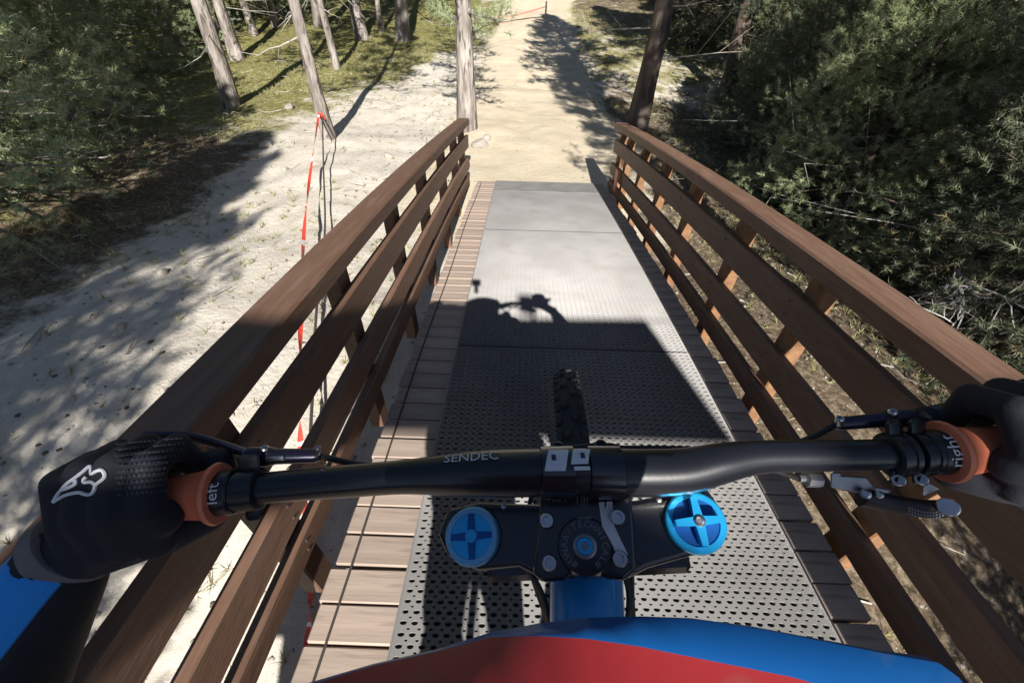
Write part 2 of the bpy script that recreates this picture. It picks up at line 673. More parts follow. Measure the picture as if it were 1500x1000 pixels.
# railings
screw0 = MB_().lathe((0, 0, -.002), (0, 0, 1), [(0, .0055), (.0028, .0055), (.0042, .0035)], 10).build('screw', M['screw'], bridge)
col.objects.unlink(screw0)
YL = [-1.65, -.88, -.11, .65, 1.42, 2.19, 2.95, 3.75, 4.5, 5.1]
YR = [-1.9, -1.25, -.6, .05, .74, 1.42, 2.06, 2.78, 3.45, 4.1, 4.7, 5.1]
RT = .683
for side, xc, Ys in ((-1, -.6645, YL), (1, 1.1205, YR)):
    inn = xc - side * .0605          # inner face of the cap
    yj = 2.95 if side < 0 else 2.78
    beam('handrail', xc - .0605, xc + .0605, RT, RT - .072, YBEG + .6, yj - .0015, M['rail'], ch=.008, wob=.004)
    beam('handrail', xc - .0605, xc + .0605, RT - .001, RT - .072, yj + .0015, YF - .06, M['rail'], ch=.008, wob=.004)
    xi0, xi1 = sorted((xc - side * .052, xc - side * .016))
    for zt, zb in ((RT - .165, RT - .30), (RT - .415, RT - .54), (RT - .605, RT - .70)):
        beam('rail_board', xi0, xi1, zt, zb, YBEG + .6 + random.uniform(-.05, .05), YF - .08 + random.uniform(-.04, .02), M['rail'], ch=.005, wob=.004)
    for yy in Ys:
        for kk in (.20, .26, .45, .505, .635, .67):
            if not -.4 < yy < 3.5:
                continue
            oo = screw0.copy() if screw0.users_collection else screw0
            col.objects.link(oo)
            oo.parent = bridge
            oo.location = Vector((xc - side * .0525, yy + random.uniform(-.012, .012), dz(yy) + RT - kk)) - BB_
            oo.rotation_euler = (0, -side * math.pi / 2, 0)
    px0, px1 = sorted((xc - side * .014, xc + side * .05))
    for yy in Ys:
        MB_().box(((px0 + px1) / 2, yy, dz(yy) + (RT - .079 - .30) / 2), (1, 0, 0), (0, cs, sn), (0, -sn, cs), abs(px1 - px0) / 2, .047, (RT - .079 + .30) / 2, ch=.005).build('post', M['sunlit_post'] if side > 0 else M['rail'], bridge, BB_, smooth=False)

# steel mesh mat with real perforations


def make_mat():
    px, py = .0305, .0268
    y0, y1 = -.35, YF - .02
    y_hole = 2.75          # beyond this the holes are too small to tell apart
    rows = int((y_hole - y0) / (py / 2))
    ncol = int((XR - XL) / px)
    V, F, MI = [], [], []
    T = .011
    x_start = XL + ((XR - XL) - ncol * px) / 2

    def addq(vs, fs):
        o = len(V)
        V.extend(vs)
        F.extend([tuple(i + o for i in q) for q in fs])
        MI.extend([i % 2 if len(fs) > 1 else 0 for i in range(len(fs))])
    jit = np.random.default_rng(3)
    ang = [math.atan2(b, a) for a, b in ((-1, -1), (0, -1), (1, -1), (1, 0), (1, 1), (0, 1), (-1, 1), (-1, 0))]
    for r in range(rows):
        ya, yb = y0 + r * py / 2, y0 + (r + 1) * py / 2
        za, zb = dz(ya), dz(yb)
        big = r % 2 == 0
        off = 0 if big else px / 2
        nc = ncol if big else ncol - 1
        x0 = x_start + off
        for (a, b) in ((XL, x0), (x0 + nc * px, XR)):
            if b - a > 1e-5:
                addq([(a, ya, za), (b, ya, za), (b, yb, zb), (a, yb, zb)], [(0, 1, 2, 3)])
        hx, hy = (.0096, .0061) if big else (.0046, .0033)
        fade = 1 - .5 * min(1, max(0, (ya - 1.7) / .9))
        hx, hy = hx * fade, hy * fade
        for c in range(nc):
            a, b = x0 + c * px, x0 + (c + 1) * px
            mx, my = (a + b) / 2, (ya + yb) / 2
            outer = [(a, ya), (mx, ya), (b, ya), (b, my), (b, yb), (mx, yb), (a, yb), (a, my)]
            jx, jy = jit.uniform(-.0008, .0008), jit.uniform(-.0004, .0004)
            h = hx * jit.uniform(.9, 1.08)
            inner = [(mx + jx + h * math.cos(q), my + jy + hy * math.sin(q)) for q in ang]

            def zz(yv):
                return za + (zb - za) * (yv - ya) / (yb - ya)
            vs = [(p[0], p[1], zz(p[1])) for p in outer] + [(p[0], p[1], zz(p[1])) for p in inner] + [(p[0], p[1], zz(p[1]) - T) for p in inner]
            fs = []
            for k in range(8):
                j = (k + 1) % 8
                fs.append((k, j, 8 + j, 8 + k))
                fs.append((8 + k, 8 + j, 16 + j, 16 + k))
            addq(vs, fs)
    ya = y0 + rows * py / 2
    while ya < y1 - 1e-4:
        yb = min(ya + .2, y1)
        addq([(XL, ya, dz(ya)), (XR, ya, dz(ya)), (XR, yb, dz(yb)), (XL, yb, dz(yb))], [(0, 1, 2, 3)])
        ya = yb
    me = bpy.data.meshes.new('grip_mat')
    me.from_pydata([(v[0] - BB_.x, v[1] - BB_.y, v[2] - BB_.z) for v in V], [], F)
    me.materials.append(M['mesh'])
    me.materials.append(M['plate'])
    me.polygons.foreach_set('material_index', MI)
    o = bpy.data.objects.new('grip_mat', me)
    col.objects.link(o)
    o.parent = bridge
    tag(o, kind='stuff')
    o['label'] = 'pale perforated steel grip mat laid over the deck planks'
    beam('mat_underlay', XL + .004, XR - .004, -.0115, -.0135, y0, y1 - .004, M['under'], ch=.0004, nseg=30)
    beam('mat_edge', XR + .0005, XR + .006, .0015, -.0128, y0, y1, M['steel'], ch=.0006, nseg=30)
    beam('mat_edge', XL - .005, XL - .0005, .0008, -.0128, y0, y1, M['plate'], ch=.0006, nseg=30)
    for ys_ in (1.72, 3.45):
        MB_().box(((XL + XR) / 2, ys_, dz(ys_) + .0012), (1, 0, 0), (0, 1, 0), (0, 0, 1), (XR - XL) / 2 - .004, .002, .0012).build('seam_strip', M['under'], bridge, BB_, smooth=False)
    # overlapping end plate and seam at the far end
    vs = [(XL + .002, YF - .52, dz(YF - .52) + .004), (XR - .002, YF - .52, dz(YF - .52) + .004), (XR - .002, YF - .01, dz(YF) + .004), (XL + .002, YF - .01, dz(YF) + .004)]
    vs += [(a, b, c - .003) for a, b, c in vs]
    MB_().add(vs, [(0, 1, 2, 3), (7, 6, 5, 4), (0, 4, 5, 1), (1, 5, 6, 2), (2, 6, 7, 3), (3, 7, 4, 0)]).build('end_plate', M['plate'], bridge, BB_, smooth=False)


make_mat()

# cloth banner added out of view behind the rider, shaped to cast the deck shadow


def on_deck(u, v, hh=H):
    r = ray(u, v)
    t = -hh / r.z
    for _ in range(40):
        t = (-hh + prof((r * t).y)) / r.z
    return r * t


def sun_to_y(p, Y):
    p = Vector(p)
    return p + to_sun_b * ((Y - p.y) / to_sun_b.y)


SB = -3.2
c_tr, c_br, c_tl = sun_to_y(on_deck(945, 468), SB), sun_to_y(on_deck(1081, 655), SB), sun_to_y(on_deck(625, 441), SB)
c_m1, c_m2 = sun_to_y(on_deck(700, 447), SB), sun_to_y(on_deck(745, 466), SB)
c_l = sun_to_y((-.78, .86, -.58), SB)
sl = (c_tl.z - c_m1.z) / (c_tl.x - c_m1.x)
xl_ = c_l.x
gb = Vector((.3, SB, c_br.z))
sign = thing('hanging_occluder', 'added unseen cloth banner hung on a rope over the start of the bridge', 'occluder', gb)
zl = c_m1.z + sl * (xl_ - c_m1.x)
pts = [(xl_, SB, zl), (c_m1.x, SB, c_m1.z), (c_m2.x, SB, c_m2.z), (c_tr.x, SB, c_tr.z), (c_br.x, SB, c_br.z), (xl_, SB, c_br.z)]
MB_().prism([Vector(p) for p in pts][::-1], (0, -1, 0), .006).build('cloth', M['occluder_cloth'], sign, gb, smooth=False)
MB_().tube([(-3.2, SB - .3, c_tr.z + .1), (xl_, SB - .008, zl), (c_m1.x, SB - .008, c_m1.z), (c_m2.x, SB - .008, c_m2.z), (c_tr.x, SB - .008, c_tr.z), (4.4, SB - .3, c_tr.z + .1)], .005, 6).build('rope', M['wire'], sign, gb)
p = sun_to_y(on_deck(772, 448), SB)
bk = MB_()
bk.box(p + Vector((0, 0, .012)), (1, 0, 0), (0, 1, 0), (0, 0, 1), .05, .04, .045, ch=.01)
bk.box(p + Vector((.02, 0, -.06)), (1, 0, 0), (0, 1, 0), (0, 0, 1), .012, .012, .06)
bk.build('shadow_lump', M['black_plastic'], sign, gb)  # unlit lump added to cast a small bump on the shadow's edge

# ------------------------------------------------------------------ mountain bike (bridge frame)
# middle plane of the bike
eL = ray(855, 545).cross(ray(863, 900)).normalized()
if eL.x < 0:
    eL = -eL
F_ = (Vector((0, 1, 0)) - eL * eL.y).normalized()
U_ = eL.cross(F_)
HA = R(63)
nA = (-F_ * math.cos(HA) + U_ * math.sin(HA)).normalized()    # steering axis, upwards
gA = eL.cross(nA)                                             # forward, square to it
if gA.y < 0:
    gA = -gA
# handlebar is rolled a little against the plane: own lateral direction
S0 = depth(857, 800, .318)         # centre of the steerer cap
capL, capR = on_plane(693, 785, S0 - nA * .012, nA), on_plane(1017, 765, S0 - nA * .012, nA)
lat = (capR - capL).normalized()
gA = nA.cross(lat)
if gA.y < 0:
    gA = -gA
axle_drop = .60
ax_f = S0 - nA * axle_drop + gA * .05
WR = .372
for _ in range(20):
    err = (ax_f.z - WR) - dz(ax_f.y)
    axle_drop += err / nA.z
    ax_f = S0 - nA * axle_drop + gA * .05
ax_r = ax_f - F_ * 1.22
ax_r.z = dz(ax_r.y) + WR
base = Vector((ax_f.x, ax_f.y - .6, dz(ax_f.y - .6)))
bike = thing('mountain_bike', 'black and blue downhill mountain bike ridden down the bridge deck', 'bicycle', base)


def bp(mb, name, m, parent=None, **k):
    par = parent or bike
    return mb.build(name, m, par, base, **k)


def pl(u, v, h):
    """pixel on a plane square to the steering axis, h above the steerer cap"""
    return on_plane(u, v, S0 + nA * h, nA)


def catmull(P, n=8):
    P = [np.array(p, float) for p in P]
    out = []
    for i in range(len(P) - 1):
        p0, p1, p2, p3 = P[max(i - 1, 0)], P[i], P[i + 1], P[min(i + 2, len(P) - 1)]
        for k in range(n):
            t = k / n
            out.append(.5 * ((2 * p1) + (p2 - p0) * t + (2 * p0 - 5 * p1 + 4 * p2 - p3) * t * t + (3 * p1 - p0 - 3 * p2 + p3) * t ** 3))
    out.append(P[-1])
    return out


# handlebar
barpx = [(128, 744, .293, .0111), (330, 721, .302, .0111), (400, 713, .304, .0113), (500, 705, .306, .0118), (590, 698, .308, .0125), (655, 695, .309, .0150),
         (720, 693, .310, .0172), (860, 691, .310, .0175), (950, 692, .310, .0175), (1005, 689, .309, .0168), (1055, 678, .307, .0148), (1110, 669, .305, .0122),
         (1200, 667, .303, .0115), (1310, 665, .300, .0111), (1400, 660, .297, .0111), (1640, 640, .288, .0111)]
bar4 = catmull([(*depth(u, v, d), r) for u, v, d, r in barpx], 6)
bar = bp(MB_().tube([q[:3] for q in bar4], [q[3] for q in bar4], 20), 'handlebar', M['black_alloy'])


def bar_pt(u):
    """point and direction of the bar centre line at pixel column u"""
    i = 0
    while i < len(barpx) - 2 and barpx[i + 1][0] < u:
        i += 1
    a, b = barpx[i], barpx[i + 1]
    t = (u - a[0]) / (b[0] - a[0])
    p = depth(u, a[1] + (b[1] - a[1]) * t, a[2] + (b[2] - a[2]) * t)
    d = (depth(b[0], b[1], b[2]) - depth(a[0], a[1], a[2])).normalized()
    return p, d, a[3] + (b[3] - a[3]) * t


def cyl_text(txt, size, p, ax, rad, facing, parent, name, m, flip=-1, up_along=False, uc=None):
    """lettering wrapped round a tube; runs along the axis, or round it when up_along"""
    vs, fs = text_mesh(txt, size)
    f = (facing - ax * facing.dot(ax)).normalized()
    b = ax.cross(f)
    out = []
    for q in vs:
        x, yy = (q.x, q.y) if not up_along else (-q.y, q.x)
        an = yy / rad * flip
        if uc is not None:      # follow the swelling of the bar
            pc, dc, rc = bar_pt(uc + x * FPX / .309)
            out.append(pc + (f * math.cos(an) + b * math.sin(an)) * (rc + .0009))
        else:
            out.append(p + ax * x + (f * math.cos(an) + b * math.sin(an)) * (rad + .0004))
    return MB_().add(out, fs).build(name, m, parent, base, smooth=False)


to_cam = lambda p: (-Vector(p)).normalized()
# bar lettering
p, d, r = bar_pt(690)
upv = (ray(690, 600) - ray(690, 700)).normalized()
fc = (to_cam(p) * .55 + upv * .83)
cyl_text('SENDEC', .0110, p, d, r, fc, bar, 'lettering', M['white'], uc=692)

# stem (direct mount)
stem_top = .012
st = MB_()
ol = [(786, 664), (928, 660), (926, 740), (932, 835), (915, 850), (890, 848), (872, 838), (842, 838), (826, 850), (796, 853), (780, 840), (790, 745)]
st.prism([pl(u, v, stem_top) for u, v in ol][::-1], nA, .034)
stem = bp(st, 'stem', M['black_gloss'], angle=30)
bev = stem.modifiers.new('bevel', 'BEVEL')
bev.width = .0025
bev.segments = 2
# bar clamp caps round the bar
for u in (816, 884):
    p, d, r = bar_pt(u)
    m2 = MB_()
    m2.lathe(p - d * .013, d, [(0, .0178), (.001, .0194), (.025, .0194), (.026, .0178)], 28)
    bp(m2, 'bar_clamp', M['black_gloss'], stem)


def bolt(u, v, h, r, m_head, nm='bolt', parent=None, ring=M['grey_alloy'], n=None):
    n = n or nA
    p = on_plane(u, v, S0 + nA * h, nA)
    m2 = MB_()
    m2.lathe(p - n * .006, n, [(0, r), (.0065, r), (.0078, r * .86), (.0078, r * .55), (.0045, r * .5)], 18)
    return bp(m2, nm, m_head, parent or stem)


for u, v in ((801, 762), (905, 757), (805, 824), (908, 818)):
    bolt(u, v, stem_top + .004, .0058, M['steel'])
    p = on_plane(u, v, S0 + nA * (stem_top + .006), nA)
for u, v in ((817, 709), (884, 707)):
    bolt(u, v, stem_top + .012, .0046, M['greyprint'])
for u, v in ((818, 655), (880, 652)):
    bolt(u, v, stem_top + .006, .0050, M['black_alloy'])
# steerer top cap with lettering ring
tcap = bp(MB_().lathe(S0 - nA * .02, nA, [(0, .0225), (.022, .0225), (.031, .0212), (.034, .0195), (.034, .009)], 36), 'top_cap', M['black_gloss'])
bp(MB_().lathe(S0 + nA * .012, nA, [(0, .0064), (.0045, .0064), (.006, .0055), (.006, .003), (.0035, .0026)], 20), 'bolt', M['blue_anod'], tcap)
bp(MB_().lathe(S0 + nA * .0145, nA, [(0, .0088), (.0012, .0088), (.002, .0076), (.002, .0062)], 24), 'washer', M['grey_alloy'], tcap)
ring = MB_()
word = '#UNRA/TECHNICAL#'
Sx = (ray(900, 800) - ray(800, 800))
Sx = (Sx - nA * Sx.dot(nA)).normalized()
Sy = nA.cross(Sx)
for i, ch in enumerate(word):
    an = R(235) - R(290) * i / (len(word) - 1)
    vs, fs = text_mesh(ch, .0066)
    rd = Vector((math.cos(an), math.sin(an)))
    tg = Vector((rd.y, -rd.x))
    o_ = S0 + nA * .0147
    ring.add([o_ + Sx * (rd.x * (.0148 + q.y) + tg.x * q.x) + Sy * (rd.y * (.0148 + q.y) + tg.y * q.x) for q in vs], fs)
bp(ring, 'lettering', M['greyprint'], tcap, smooth=False)


def decal(pxs, h, m, nm='decal'):
    return bp(MB_().prism([pl(u, v, h) for u, v in pxs][::-1], nA, .0012), nm, m, stem, smooth=False)


decal([(877, 735), (897, 734), (899, 768), (907, 785), (920, 812), (904, 815), (896, 795), (882, 770)], stem_top + .0022, M['white'])
decal([(886, 734.5), (888.5, 734.5), (887.5, 743), (885.5, 743)], stem_top + .0026, M['black_gloss'])


# white emblem plate over the bar clamp: two blocks, a slash and two dots
def bar_patch(u0, u1, a0, a1, off, m, nm, slant=0):
    m2 = MB_()
    g_ = []
    for j in range(6):
        row = []
        for i in range(5):
            a = a0 + (a1 - a0) * j / 5
            u = u0 + (u1 - u0) * i / 4 + slant * (j / 5 - .5)
            p, d, r = bar_pt(u)
            tcv = to_cam(p)
            f = (tcv - d * tcv.dot(d)).normalized()
            b = d.cross(f)
            row.append(p + (f * math.cos(a) - b * math.sin(a)) * off)
        g_.append(row)
    vs = [q for row in g_ for q in row]
    fs = [(j * 5 + i, j * 5 + i + 1, (j + 1) * 5 + i + 1, (j + 1) * 5 + i) for j in range(5) for i in range(4)]
    m2.add(vs, fs)
    return bp(m2, nm, m, stem)


bar_patch(799, 828, .05, .95, .0199, M['white'], 'emblem', 8)
bar_patch(835, 859, .28, .95, .0199, M['white'], 'emblem', 6)
bar_patch(836, 858, .06, .20, .0199, M['white'], 'emblem', 0)
for u, a in ((809, .55), (850, .62)):
    bar_patch(u - 3, u + 3, a - .12, a + .12, .0202, M['black_gloss'], 'emblem_dot')


def plane_text(txt, size, u, v, h, m):
    vs, fs = text_mesh(txt, size)
    p = pl(u, v, h)
    bp(MB_().add([p + Sx * q.x + Sy * q.y for q in vs], fs), 'lettering', m, stem, smooth=False)


plane_text('MAPT', .0062, 817, 731, stem_top + .0016, M['greyprint'])
plane_text('-E-', .0055, 885, 724, stem_top + .0016, M['greyprint'])
mk = MB_()
for a, b in (((853, 704), (853, 720)), ((853, 720), (846, 726)), ((853, 720), (860, 726)), ((846, 726), (846, 736)), ((860, 726), (860, 736)), ((852, 727), (852, 735)), ((856, 727), (856, 735))):
    mk.tube([pl(*a, stem_top + .0016), pl(*b, stem_top + .0016)], .0005, 4)
mk.tube([pl(846, 758, stem_top + .0016), pl(868, 757, stem_top + .0016)], .0006, 4)
bp(mk, 'line_mark', M['greyprint'], stem)

# upper crown
cr = MB_()
h0 = -.016
ol = [(655, 745), (700, 735), (790, 738), (860, 730), (930, 732), (985, 722), (1035, 712), (1058, 745), (1056, 790), (1020, 812), (950, 832), (925, 845), (795, 848), (760, 830), (700, 836), (655, 815), (640, 780)]
cr.prism([pl(u, v, h0) for u, v in ol][::-1], nA, .03)
crown = bp(cr, 'fork_crown', M['black_gloss'], angle=30)
bev = crown.modifiers.new('bevel', 'BEVEL')
bev.width = .004
bev.segments = 3
for c_, cap in ((capL, 0), (capR, 1)):
    foot = c_ - nA * .03
    leg = bp(MB_().tube([foot, foot - nA * .36], .0205, 24), 'stanchion', M['black_alloy'])
    low = bp(MB_().tube([foot - nA * .30, foot - nA * .34, foot - nA * (axle_drop - .08), foot - nA * (axle_drop - .03) + gA * .03], [.025, .027, .025, .022], 20), 'fork_lower', M['black_gloss'])
    # adjuster cap: rim, recessed floor, four-armed star
    rr = .0232
    top = c_ + nA * .004
    rim = bp(MB_().lathe(top - nA * .012, nA, [(0, rr * .97), (.010, rr), (.0135, rr * .97), (.0145, rr * .92), (.0145, rr * .76), (.0125, rr * .74)], 40), 'adjuster_cap', M['blue_anod'] if cap else M['blue_pale'])
    bp(MB_().lathe(top - nA * .004, nA, [(0, rr * .78), (.0052, rr * .78)], 32), 'cap_floor', M['blue_anod_dark'] if cap else M['blue_anod'], rim)
    star = MB_()
    stpts = []
    for k in range(8):
        an = R(45) * k + R(4)
        rd = rr * (.74 if k % 2 == 0 else .2)
        for da in ((-.13, .13) if k % 2 == 0 else (0,)):
            stpts.append(top + nA * (.0135 if cap else .0028) + (Sx * math.cos(an + da) + Sy * math.sin(an + da)) * rd)
    star.prism(stpts, nA, .010 if cap else .001)
    bp(star, 'star', M['blue_anod'] if cap else M['blue_anod_dark'], rim, smooth=False)
    if cap:
        bp(MB_().lathe(top + nA * .010, nA, [(0, .0042), (.0045, .0042), (.0055, .003), (.004, .0018)], 16), 'bolt', M['steel'], rim)
    else:
        bp(MB_().lathe(top + nA * .0012, nA, [(0, .005), (.0022, .005)], 20), 'hub', M['blue_anod'], rim)
for u, v in ((738, 741), (965, 731)):
    p = pl(u, v, h0 + .002)
    bp(MB_().lathe(p, nA, [(0, .0024), (.0016, .0024), (.002, .0014)], 12), 'bleed_screw', M['steel'], crown)
lc = S0 - nA * .19
bp(MB_().box(lc + lat * ((capL - S0).dot(lat) + (capR - S0).dot(lat)) * .5, lat, gA, nA, .115, .028, .014, ch=.006), 'lower_crown', M['black_gloss'])

# frame
head = bp(MB_().tube([S0 - nA * .055, S0 - nA * .175], [.030, .032], 24), 'head_tube', M['blue_frame'])
tt0 = S0 - nA * .078
saddle_pt = ax_r + F_ * .42 + U_ * .48
bb = ax_r + F_ * .44 - U_ * .02
fr = MB_()
top_line = [tt0 + gA * .0, tt0 - F_ * .07 - U_ * .008, tt0 - F_ * .16 - U_ * .03, tt0 - F_ * .36 - U_ * .12, saddle_pt - U_ * .22]
fr.tube(top_line, [.033, .031, .029, .026, .022], 20, ref=tuple(eL))
down = [S0 - nA * .15, S0 - nA * .17 - F_ * .12 - U_ * .04, bb + U_ * .02]
fr.tube(down, [.034, .036, .034], 20)
fr.tube([saddle_pt - U_ * .20, bb], [.02, .03], 16)
for s in (-1, 1):
    fr.tube([bb + eL * s * .05, ax_r + eL * s * .075], [.018, .012], 12)
    fr.tube([saddle_pt - U_ * .24 + eL * s * .03, ax_r + eL * s * .075], [.012, .01], 12)
bp(fr, 'frame', M['blue_frame'])
bp(MB_().tube([saddle_pt - U_ * .22, saddle_pt - U_ * .01], .0155, 14), 'seat_post', M['black_alloy'])
sd = MB_()
sd.tube([saddle_pt + F_ * .13, saddle_pt + F_ * .05, saddle_pt - F_ * .05, saddle_pt - F_ * .13], [.018, .028, .06, .07], 14, ell=(1, .4), ref=tuple(eL))
bp(sd, 'saddle', M['black_plastic'])
cx = eL
for s in (-1, 1):
    arm_end = bb + eL * s * .085 + F_ * s * .165
    bp(MB_().tube([bb + eL * s * .07, arm_end], [.016, .013], 10), 'crank_arm', M['black_alloy'])
    bp(MB_().box(arm_end + eL * s * .06, eL, F_, U_, .05, .05, .009, ch=.004), 'pedal', M['black_plastic'], smooth=False)


def wheel(c, wax, nm):
    n_ = 56
    e = bpy.data.objects.new(nm, None)
    col.objects.link(e)
    e.parent = bike
    e.location = c - base
    a = Vector((0, 0, 1))
    a = (a - wax * a.dot(wax)).normalized()
    b = wax.cross(a)
    ty, kn = MB_(), MB_()
    vs, fs = [], []
    for i in range(n_):
        q = 2 * math.pi * i / n_
        rd = a * math.cos(q) + b * math.sin(q)
        for k in range(10):
            t = 2 * math.pi * k / 10
            vs.append(rd * (WR - .034 + .029 * math.cos(t)) + wax * .030 * math.sin(t))
    for i in range(n_):
        for k in range(10):
            fs.append((i * 10 + k, i * 10 + (k + 1) % 10, ((i + 1) % n_) * 10 + (k + 1) % 10, ((i + 1) % n_) * 10 + k))
    ty.add(vs, fs)
    for i in range(n_ + 8):
        q = 2 * math.pi * i / (n_ + 8)
        rd = a * math.cos(q) + b * math.sin(q)
        tg = -a * math.sin(q) + b * math.cos(q)
        for off, lean in ((-.022, .7), (.022, -.7), (-.008 if i % 2 else .008, 0)):
            rr_ = WR - .034 + .029 * math.sqrt(max(0, 1 - (off / .031) ** 2)) + .001
            kn.box(rd * rr_ + wax * off, tg, wax, rd, .008, .0055, .005, ch=0)
    t = ty.build('tyre', M['tyre'], e)
    kn.build('knobs', M['tyre'], e, smooth=False)
    rm = MB_()
    vs, fs = [], []
    pr = [(-.015, WR - .062), (.015, WR - .062), (.012, WR - .085), (-.012, WR - .085)]
    for i in range(n_):
        q = 2 * math.pi * i / n_
        rd = a * math.cos(q) + b * math.sin(q)
        vs += [rd * r_ + wax * o_ for o_, r_ in pr]
    for i in range(n_):
        for k in range(4):
            fs.append((i * 4 + k, i * 4 + (k + 1) % 4, ((i + 1) % n_) * 4 + (k + 1) % 4, ((i + 1) % n_) * 4 + k))
    rm.add(vs, fs)
    rm.build('rim', M['black_alloy'], e)
    hb = MB_()
    hb.tube([-wax * .05, -wax * .03, wax * .03, wax * .05], [.02, .028, .028, .02], 14)
    hb.build('hub', M['black_alloy'], e)
    sp = MB_()
    for i in range(28):
        q = 2 * math.pi * i / 28
        rd = a * math.cos(q) + b * math.sin(q)
        s = -1 if i % 2 else 1
        sp.tube([rd * .025 + wax * s * .03, rd * (WR - .083)], .001, 4, caps=False)
    sp.build('spokes', M['black_alloy'], e)


wheel(ax_f, lat, 'front_wheel')
wheel(ax_r, eL, 'rear_wheel')


# grips, levers, shifter
def ring_on_bar(u, half, r_in, prof_, m, nm, parent, n_=28):
    p, d, r = bar_pt(u)
    return bp(MB_().lathe(p - d * half, d, prof_, n_), nm, m, parent)


for s, u_fl, u_col, u_end, word in ((-1, 317, 334, 110, 'left'), (1, 1384, 1368, 1590, 'right')):
    p, d, r = bar_pt(u_fl)
    out = d * s                    # outboard
    g = MB_()
    g.lathe(p, out, [(-.0035, .019), (-.003, .0215), (-.0005, .0222), (.002, .0208), (.005, .0180), (.013, .0168), (.020, .0160), (.03, .0156), (.098, .0158), (.101, .012)], 32)
    grip = bp(g, 'grip', M['rubber'])
    p2, d2, r2 = bar_pt(u_col)
    colr = bp(MB_().lathe(p2 - out * .0062, out, [(0, .0150), (.0012, .0162), (.0118, .0162), (.013, .015)], 28), 'lock_collar', M['black_alloy'], grip)
    f = to_cam(p2)
    cyl_text(word, .0125 if s > 0 else .0115, p2 + out * .0008, d2, .0163, f + upv * .0, colr, 'lettering', M['white'], up_along=True)

# left brake clamp + body
brL = thing('x', '', '')
bpy.data.objects.remove(brL)
p, d, r = bar_pt(368)
fwd_l = (upv - d * upv.dot(d)).normalized()
clampL = bp(MB_().lathe(p - d * .0075, d, [(0, .0135), (.001, .0152), (.014, .0152), (.015, .0135)], 28), 'brake_clamp', M['black_alloy'])
bp(MB_().lathe(bar_pt(351)[0] - d * .003, d, [(0, .0125), (.0006, .0140), (.0055, .0140), (.006, .0125)], 28), 'clamp_ring', M['black_alloy'])
tcv = to_cam(p)
bp(MB_().box(p + fwd_l * -.017 - tcv * .004, d, fwd_l, tcv, .006, .006, .007, ch=.002), 'clamp_lug', M['black_alloy'], clampL)
bp(MB_().box(p + fwd_l * .018 - tcv * .004, d, fwd_l, tcv, .008, .008, .007, ch=.002), 'clamp_lug', M['black_alloy'], clampL)


def lever_body(u0, v0, u1, v1, dd, bolts, nm, hh=.0062):
    a, b = depth(u0, v0, dd), depth(u1, v1, dd)
    dr = (b - a).normalized()
    L_ = (b - a).length
    m2 = MB_()
    m2.tube([a, a + dr * L_ * .05, a + dr * L_ * .32, a + dr * L_ * .42, a + dr * L_ * .94, b], [hh * .7, hh * 1.1, hh * 1.15, hh * .9, hh * .8, hh * .5], 16)
    body = bp(m2, nm, M['lever'])
    for u, v, rr in bolts:
        q = depth(u, v, dd - .006)
        bp(MB_().lathe(q, (upv * .6 + to_cam(q) * .8).normalized(), [(-.004, rr), (.003, rr), (.004, rr * .7), (.004, rr * .4), (.002, rr * .3)], 14), 'bolt', M['steel'], body)
    return body


lb = lever_body(358, 669, 470, 667, .318, ((388, 659, .0028), (466, 659, .0022)), 'brake_lever', .0068)
bp(MB_().box(depth(404, 672, .312), d, upv, to_cam(depth(404, 672, .312)), .0065, .0022, .002, ch=.001), 'reservoir_plate', M['steel'], lb)
blade = catmull([depth(372, 668, .322), depth(335, 655, .335), depth(280, 640, .345), depth(215, 638, .35)], 5)
bp(MB_().tube(blade, [.0055] * len(blade), 10, ell=(1, .6)), 'lever_blade', M['lever'], lb)
rb = lever_body(1335, 611, 1222, 621, .316, ((1230, 616, .0030), (1308, 606, .0030)), 'brake_lever', .0062)
blade = catmull([depth(1322, 612, .322), depth(1370, 600, .335), depth(1430, 592, .345), depth(1500, 590, .35)], 5)
bp(MB_().tube(blade, [.0055] * len(blade), 10, ell=(1, .6)), 'lever_blade', M['lever'], rb)
for u in (1313, 1346):
    p, d, r = bar_pt(u)
    tcv = to_cam(p)
    f2 = (upv - d * upv.dot(d)).normalized()
    c = bp(MB_().lathe(p - d * .0068, d, [(0, .0138), (.001, .0158), (.0045, .0158), (.005, .0148), (.0086, .0148), (.0091, .0158), (.0126, .0158), (.0136, .0138)], 30), 'brake_clamp' if u > 1330 else 'shifter_clamp', M['black_alloy'])
    lg = bp(MB_().box(p - f2 * .0165 + tcv * .003, d, f2, tcv, .0062, .0075, .006, ch=.003), 'clamp_lug', M['black_alloy'], c)
    q = p - f2 * .0185 + tcv * .010
    bp(MB_().lathe(q, tcv, [(-.002, .0042), (.0008, .0042), (.0016, .0036), (.0016, .0022), (-.0008, .002)], 16), 'bolt', M['steel'], c)
    bp(MB_().box(p + f2 * .017 - tcv * .002, d, f2, tcv, .0062, .0085, .007, ch=.003), 'clamp_lug', M['black_alloy'], c)
